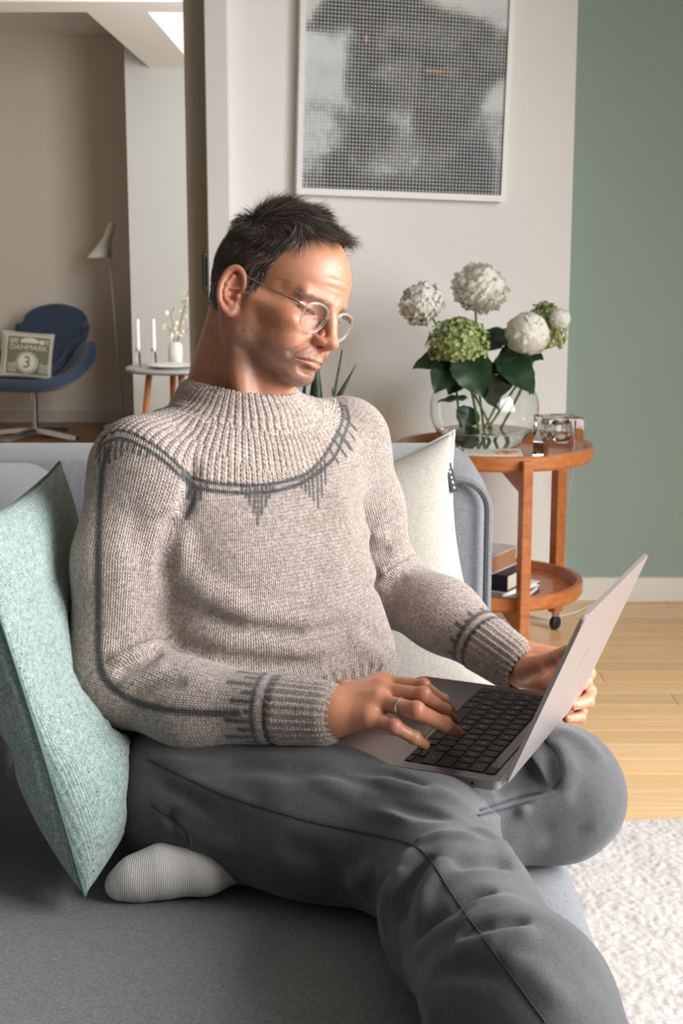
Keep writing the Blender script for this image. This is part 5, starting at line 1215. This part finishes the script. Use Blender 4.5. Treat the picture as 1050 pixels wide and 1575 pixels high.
# stitch coordinates per face corner
fc = Pw[Qw].mean(1); L_ = sw_uv(fc); fl, ff, fz, fs, fth, fsr, far, fLr, fsl, fal, fLl, fkr, fkl = L_; fy = (fs < yoke_s(fth)) & (fz > -.20)
cls = np.where(fy, 0, np.where((fkr < .004) & (fkr <= fkl), 1, np.where(fkl < .004, 2, 3))); cv = Pw[Qw].reshape(-1, 3); K_ = sw_uv(cv); cc = np.repeat(cls, 4); st_w, st_h = .0050, .0042
angs = np.select([cc == 0, cc == 1, cc == 2], [K_[4], K_[6], K_[9]], np.arctan2(K_[0], K_[1])); angs = angs.reshape(-1, 4); a0 = angs[:, :1]; angs = (a0+np.angle(np.exp(1j*(angs-a0)))).ravel()
nrb = np.repeat(np.where(fs < .088, 58, np.where(fs < .120, 88, 116)), 4)
per = np.select([cc == 0, cc == 1, cc == 2], [nrb*1.0, np.full(len(cc), 58.), np.full(len(cc), 56.)], 205.)
u_ = angs*per/(2*math.pi); v_ = np.select([cc == 0, cc == 1, cc == 2], [K_[3], K_[5], K_[8]], -cv[:, 2])/st_h
n = N('heather_knit'); a = n.n('ShaderNodeVertexColor'); a.layer_name = 'tone'; sp3 = n.n('ShaderNodeSeparateColor'); n.l(a.outputs[0], sp3.inputs[0]); uvn = n.n('ShaderNodeUVMap'); uvn.uv_map = 'stitches'; sx3 = n.n('ShaderNodeSeparateXYZ'); n.l(uvn.outputs[0], sx3.inputs[0])
fu = n.math('SUBTRACT', n.math('FRACT', sx3.outputs[0]), .5); afu = n.math('ABSOLUTE', fu); vs_ = n.math('ADD', sx3.outputs[1], n.math('MULTIPLY', afu, -1.5)); fv = n.math('FRACT', vs_)
leg = n.math('SUBTRACT', 1.0, n.math('MULTIPLY', n.math('ABSOLUTE', n.math('SUBTRACT', afu, .26)), 3.6)); leg = n.math('MAXIMUM', leg, 0.0)
loop_ = n.math('SINE', n.math('MULTIPLY', fv, math.pi)); hgt = n.math('MULTIPLY', n.math('POWER', leg, .6), n.math('ADD', n.math('MULTIPLY', loop_, .7), .3))
vv = n.coord(); nA = n.noise(vv, 260, 3, .65); nB = n.noise(vv, 55, 3, .6); nC = n.noise(vv, 1100, 2, .6)
yarn = n.math('ADD', n.math('MULTIPLY', nA, .65), n.math('MULTIPLY', nC, .35))
lightc = n.ramp(yarn, [(.30, srgb(120, 104, 97)), (.46, srgb(174, 157, 148)), (.64, srgb(217, 204, 196))])
darkc = n.ramp(yarn, [(.3, srgb(50, 50, 51)), (.7, srgb(88, 87, 89))])
lightc = n.mix(1.0, lightc, n.ramp(nB, [(.3, (.86, .84, .82)), (.7, (1, 1, 1))]), 'MULTIPLY')
cm = n.mix(sp3.outputs[0], lightc, darkc); gap = n.ramp(hgt, [(0.0, (.62, .59, .57)), (.5, (1, 1, 1))]); n.col(n.mix(.75, cm, gap, 'MULTIPLY')); n.set(rough=.95, sheen=.35, sheenr=.5, spec=.15)  # stitch gaps darkened: shade between loops painted into the yarn colour
bp = n.bump(n.math('ADD', hgt, n.math('MULTIPLY', nC, .35)), .85, .0020); M['knit'] = n.m
sweater = pobj('sweater', Pw, Qw, M['knit'], None, tone); sweater['label'] = 'beige heather round yoke jumper with charcoal drip pattern'
uvl = sweater.data.uv_layers.new(name='stitches'); uvl.data.foreach_set('uv', np.stack([u_, v_], 1).astype(np.float32).ravel())
# loose wool fibres standing off the surface
pick = rs.choice(len(Pw), 9000); Nn = Nw[pick]; dd = Nn*.55+rs.normal(size=Nn.shape)*.6; dd /= np.linalg.norm(dd, axis=1, keepdims=True); V_, Q_ = strands(Pw[pick], dd, rs.uniform(.003, .007, len(pick)), np.full(len(pick), .00006), rs.normal(size=dd.shape)*.9, 4)
n = N('wool_fibre'); n.col(srgb(206, 192, 184)); n.set(rough=.9); o = pobj('wool_fuzz', V_, Q_, n.m, sweater); o['kind'] = 'stuff'
# ------------------------------------------------------------------ spectacles
gl_ = tag(empty('eyeglasses', hw(88, 0, 8)), 'clear framed spectacles worn by the man', 'glasses'); GL = np.array(gl_.location)
n = N('clear_acetate'); n.col(srgb(236, 232, 220)); n.set(rough=.08, trans=.78, ior=1.3, spec=.6); M['acet'] = n.m
n = N('lens'); n.col((1, 1, 1, 1)); n.set(rough=0.0, trans=1.0, ior=1.03, spec=.6, coat=.5); M['lens'] = n.m
def lens_pt(s, t, k=1.0):
    c_, q = math.cos(t), math.sin(t); e = .70 if q > 0 else .92
    y = 23.5*math.copysign(abs(c_)**e, c_); z = 20.5*math.copysign(abs(q)**(.72 if q > 0 else .95), q)
    if z < 0: y *= 1-.16*(z/20)**2
    return hw(97.5-.0014*(32+y*k)**2-.10*(6-z*k)*-1*-.9, s*(33+y*k), 4+z*k)
for s in (-1, 1):
    loop = [Vector(lens_pt(s, t)-GL) for t in np.linspace(0, 2*math.pi, 49)[:-1]]; loop += loop[:1]
    smooth(obj('rim', tube_bm(loop, [.0012+.0006*max(0, math.sin(t)) for t in np.linspace(0, 2*math.pi, 49)], 10, cap=False), M['acet'], gl_))
    b = bmesh.new(); rings = []
    for k in (0.02, .35, .7, .97): rings.append([b.verts.new(Vector(lens_pt(s, t, k)-GL)) for t in np.linspace(0, 2*math.pi, 41)[:-1]])
    for a_, c_ in zip(rings, rings[1:]):
        for i in range(40): b.faces.new((a_[i], a_[(i+1) % 40], c_[(i+1) % 40], c_[i]))
    b.faces.new(rings[0]); o = smooth(obj('lens', b, M['lens'], gl_)); o.modifiers.new('t', 'SOLIDIFY').thickness = .0009
    hp_ = [hw(90, s*57, 17), hw(86, s*65, 18), hw(74, s*68.5, 18.5), hw(50, s*71, 19.5), hw(25, s*74, 22), hw(4, s*76.5, 24), hw(-8, s*77.5, 20), hw(-18, s*76, 6)]
    pts = catmull([Vector(p-GL) for p in hp_], 6); smooth(obj('temple', tube_bm(pts, [.0022]*6+[.0017]*6+[.0010]*(len(pts)-12), 8), plain('steel_temple', srgb(170, 160, 140), .3, .03, metal=.8) if s < 0 else bpy.data.materials['steel_temple'], gl_))
    smooth(obj('hinge', tube_bm([Vector(hw(90, s*58, 17)-GL), Vector(hw(82, s*67, 18)-GL)], .0026, 8), M['acet'], gl_))
    smooth(obj('nose_pad', tube_bm([Vector(hw(95, s*10.5, 8)-GL), Vector(hw(93, s*11.5, 0)-GL), Vector(hw(91, s*13, -6)-GL)], [.0012, .0018, .0010], 8), M['acet'], gl_))
smooth(obj('bridge', tube_bm(catmull([Vector(hw(*p)-GL) for p in ((95.5, -11, 10), (100.5, -5, 13), (101.8, 0, 13.6), (100.5, 5, 13), (95.5, 11, 10))], 6), .0021, 8), M['acet'], gl_))
# ------------------------------------------------------------------ finger ring
rp = R_MCP[2]*.38+R_FING[2][0]*.62; rd = R_FING[2][0]-R_MCP[2]; q = Vector(rd).to_track_quat('Z', 'Y').to_matrix().to_4x4(); q.translation = Vector(rp)
b = lathe_bm([(.0098, -.0016), (.0109, -.0015), (.0112, 0), (.0109, .0015), (.0098, .0016), (.0098, -.0016)], 40, cap=False); bmesh.ops.transform(b, matrix=q, verts=b.verts[:])
bmesh.ops.translate(b, verts=b.verts[:], vec=-Vector(rp)); rg = tag(smooth(obj('finger_ring', b, plain('silver', srgb(226, 222, 214), .22, .02, metal=1.0)), 40), 'plain silver ring on the man\'s ring finger', 'ring'); rg.location = Vector(rp)
# ------------------------------------------------------------------ laptop
lap = tag(empty('laptop', (0, 0, 0)), 'open space grey laptop with black keys on the man\'s lap', 'laptop')
lap.matrix_world = Matrix.Translation((-.021, 1.538, .5763)) @ Matrix(((.913, .407, -.006, 0), (-.407, .913, -.017, 0), (-.002, .018, 1, 0), (0, 0, 0, 1)))
LD, LWD = .212, .304
M['alu'] = plain('space_grey_aluminium', srgb(150, 146, 148), .34, .015, 300, metal=.9); M['alud'] = plain('space_grey_edge', srgb(120, 117, 120), .3, .02, metal=.9)
M['key'] = plain('black_key', srgb(30, 30, 32), .5, .04, 200); M['well'] = plain('keyboard_well', srgb(22, 22, 24), .6, .04)
n = N('touch_glass'); n.col(srgb(14, 14, 15)); n.set(rough=.06, spec=.6); M['tglass'] = n.m
def slab(x0, x1, y0, y1, z0, z1, r, seg=6, ev=.0012):
    b = bmesh.new(); ps = []
    for cx, cy, a0 in ((x1-r, y1-r, 0), (x0+r, y1-r, 90), (x0+r, y0+r, 180), (x1-r, y0+r, 270)):
        for k in range(seg+1): a = R(a0+90*k/seg); ps.append((cx+r*math.cos(a), cy+r*math.sin(a)))
    v0 = [b.verts.new((x, y, z0)) for x, y in ps]; v1 = [b.verts.new((x, y, z1)) for x, y in ps]; n_ = len(ps); b.faces.new(v0[::-1]); b.faces.new(v1)
    for i in range(n_): b.faces.new((v0[i], v0[(i+1) % n_], v1[(i+1) % n_], v1[i]))
    if ev: bmesh.ops.bevel(b, geom=[e for e in b.edges if abs(e.verts[0].co.z-e.verts[1].co.z) < 1e-6], offset=ev, segments=2, affect='EDGES')
    return b
base = smooth(obj('base', slab(0, LD-.004, 0, LWD, -.0108, 0, .010, ev=.0010), M['alu'], lap), 30)
obj('trackpad', slab(.006, .086, .086, .218, -.0002, .00025, .004, ev=0), plain('trackpad_glass', srgb(142, 138, 140), .3, .01, metal=.8), lap)
obj('trackpad_gap', slab(.0054, .0866, .0854, .2186, -.0002, .00008, .0045, ev=0), M['well'], lap)
kx0, ky0, ky1 = .0925, .0165, .2875
obj('keyboard_well', slab(kx0-.0012, kx0+.1065, ky0-.0012, ky1+.0012, -.0002, .00012, .003, ev=0), M['well'], lap)
key_me = {}
def key(x, y, wx, wy, ch='', m='key'):
    k = (round(wx, 4), round(wy, 4), m)
    if k not in key_me: b = slab(-wx/2, wx/2, -wy/2, wy/2, 0, .00115, .0016, 3, .0003); me = bpy.data.meshes.new('key'); b.to_mesh(me); b.free(); me.materials.append(M[m]); key_me[k] = me
    o = obj('key', key_me[k], None, lap, (x, y, .0001))
    if ch:
        if ch not in leg_me: me = text_mesh(ch, .0052 if len(ch) == 1 else .0028, 0); me.materials.append(M['legend']); leg_me[ch] = me
        t = obj('key_legend', leg_me[ch], None, o, (0, 0, .00122)); t.rotation_euler = (0, 0, R(-90))
leg_me = {}; M['legend'] = plain('key_legend', srgb(206, 206, 204), .6); ph_, kw = .0187, .0163; W_ = ky1-ky0
rows = [(['fn', 'ctrl', 'opt', 'cmd', '_', 'cmd', 'opt', '<', 'v', '>'], [1, 1, 1, 1.25, 5, 1.25, 1, 1, 1, 1]), (['shift', 'Z', 'X', 'C', 'V', 'B', 'N', 'M', ',', '.', '/', 'shift'], [2.3]+[1]*10+[2.2]), (['caps', 'A', 'S', 'D', 'F', 'G', 'H', 'J', 'K', 'L', ';', "'", 'ret'], [1.75]+[1]*11+[1.75]),
        (['tab', 'Q', 'W', 'E', 'R', 'T', 'Y', 'U', 'I', 'O', 'P', '[', ']', '\\'], [1.5]+[1]*13), (['`']+list('1234567890')+['-', '=', 'del'], [1]*13+[1.5])]
for r_, (chs, ws) in enumerate(rows):
    unit = W_/sum(ws); yy = ky1; xx = kx0+ph_*r_+kw/2
    for ch, w_ in zip(chs, ws):
        wy = unit*w_-.0024
        if ch in ('<', '>'): key(xx-.0042, yy-unit*w_/2, kw*.46, wy, '')
        elif ch == 'v': key(xx-.0042, yy-unit*w_/2, kw*.46, wy, ''); key(xx+.0042, yy-unit*w_/2, kw*.46, wy, '')
        else: key(xx, yy-unit*w_/2, kw, wy, '' if ch == '_' else ch)
        yy -= unit*w_
b = slab(kx0+ph_*5, kx0+ph_*5+.0112, ky0+.019, ky1-.019, 0, .0006, .002, ev=0); obj('touch_strip', b, M['tglass'], lap)
key(kx0+ph_*5+.0056, ky0+.0085, .0108, .0165, ''); key(kx0+ph_*5+.0056, ky1-.0085, .0108, .0165, 'esc')
for sx0 in (.004, .292):                                                   # speaker perforations either side of the keys
    b = bmesh.new()
    for i in range(46):
        for j in range(5):
            x, y = kx0+.002+i*.0022, sx0+j*.0018; vs = [b.verts.new((x+.00045*math.cos(a), y+.00045*math.sin(a), .00006)) for a in np.linspace(0, 2*math.pi, 7)[:-1]]; b.faces.new(vs)
    o = obj('speaker_holes', b, M['well'], lap); o['kind'] = 'stuff'
for x0, w_ in ((.138, .009), (.156, .009)):
    b = box_bm(x0, x0+w_, -.00025, .002, -.0074, -.0044, .0006, 2); obj('port', b, M['well'], lap)
b = lathe_bm([(0, 0), (.0019, 0), (.0019, .0008), (0, .0008)], 16); bmesh.ops.transform(b, matrix=Matrix.Translation((.178, -.0003, -.0058)) @ Matrix.Rotation(R(-90), 4, 'X'), verts=b.verts[:]); obj('headphone_socket', b, M['well'], lap)
obj('hinge', slab(LD-.010, LD-.001, .03, LWD-.03, -.0062, -.0008, .002, ev=.0006), M['well'], lap)
la = R(67.6); lm = Matrix.Translation((LD, 0, -.001)) @ Matrix.Rotation(-la, 4, 'Y')
lid = smooth(obj('lid', slab(.0, LD, 0, LWD, -.0046, 0, .010, ev=.0010), plain('lid_aluminium_lit', srgb(184, 173, 171), .42, .01, 300, metal=.75), lap), 30); lid.matrix_local = lm  # paler than the base: reflected light and sheen put into the lid colour
obj('display', slab(.006, LD-.004, .004, LWD-.004, 0, .0004, .006, ev=0), M['tglass'], lid)
b = bmesh.new(); vs = []
for k in range(40):
    a = 2*math.pi*k/40; r_ = .0145*(1+.06*math.cos(2*a)); x, y = r_*math.cos(a)*1.0, r_*math.sin(a)*.95
    dx, dy = x+.0015, y+.0205
    if math.hypot(dx, dy) < .0085: q = .0085/max(1e-6, math.hypot(dx, dy)); x, y = dx*q-.0015, dy*q-.0205
    if abs(a) < .35 or abs(a-2*math.pi) < .35: x -= .0022*(1-min(abs(a), abs(a-2*math.pi))/.35)
    vs.append(b.verts.new((LD*.5+x, LWD*.5+y, -.00475)))
b.faces.new(vs); vs = []
for k in range(12): t = 2*math.pi*k/12; vs.append(b.verts.new((LD*.5+.0195+.0042*math.cos(t)+.001*math.sin(t), LWD*.5-.001+.0022*math.sin(t)-.0025*math.cos(t), -.00475)))
b.faces.new(vs); obj('lid_emblem', b, plain('polished_emblem', srgb(214, 206, 202), .25, .01, metal=.8), lid)
# ------------------------------------------------------------------ the cushions give way where the man leans on them
def press(o, fields, gap=.004, way=None):
    me = o.data; n_ = len(me.vertices); c = np.empty(n_*3, np.float32); me.vertices.foreach_get('co', c); mw = np.array(o.parent.matrix_world @ o.matrix_local); Rw, Tw = mw[:3, :3], mw[:3, 3]
    P = c.reshape(-1, 3) @ Rw.T+Tw
    for _ in range(14 if way else 5):
        for f in fields:
            for i in range(0, n_, 4000):
                p = P[i:i+4000]; d = f(p); m = d < gap
                if not m.any(): continue
                q = p[m]; e = .003
                if way is not None: p[m] = q+np.array(way)*np.clip(gap-d[m]+.001, 0, .02)[:, None]; P[i:i+4000] = p; continue
                g = np.stack([f(q+e*ax)-f(q-e*ax) for ax in np.eye(3)], 1); g /= np.maximum(np.linalg.norm(g, axis=1, keepdims=True), 1e-9); p[m] = q+g*np.clip(gap-d[m], 0, .03)[:, None]; P[i:i+4000] = p
    me.vertices.foreach_set('co', ((P-Tw) @ Rw).astype(np.float32).ravel()); me.update()
bpy.context.view_layer.update()
for root in (teal, linen):
    for ch in root.children:
        if ch.name.split('.')[0] in ('cover', 'seam'): press(ch, (SW, JN, SK), way=(-.97, -.22, 0) if root is teal else (.1, .98, .1))
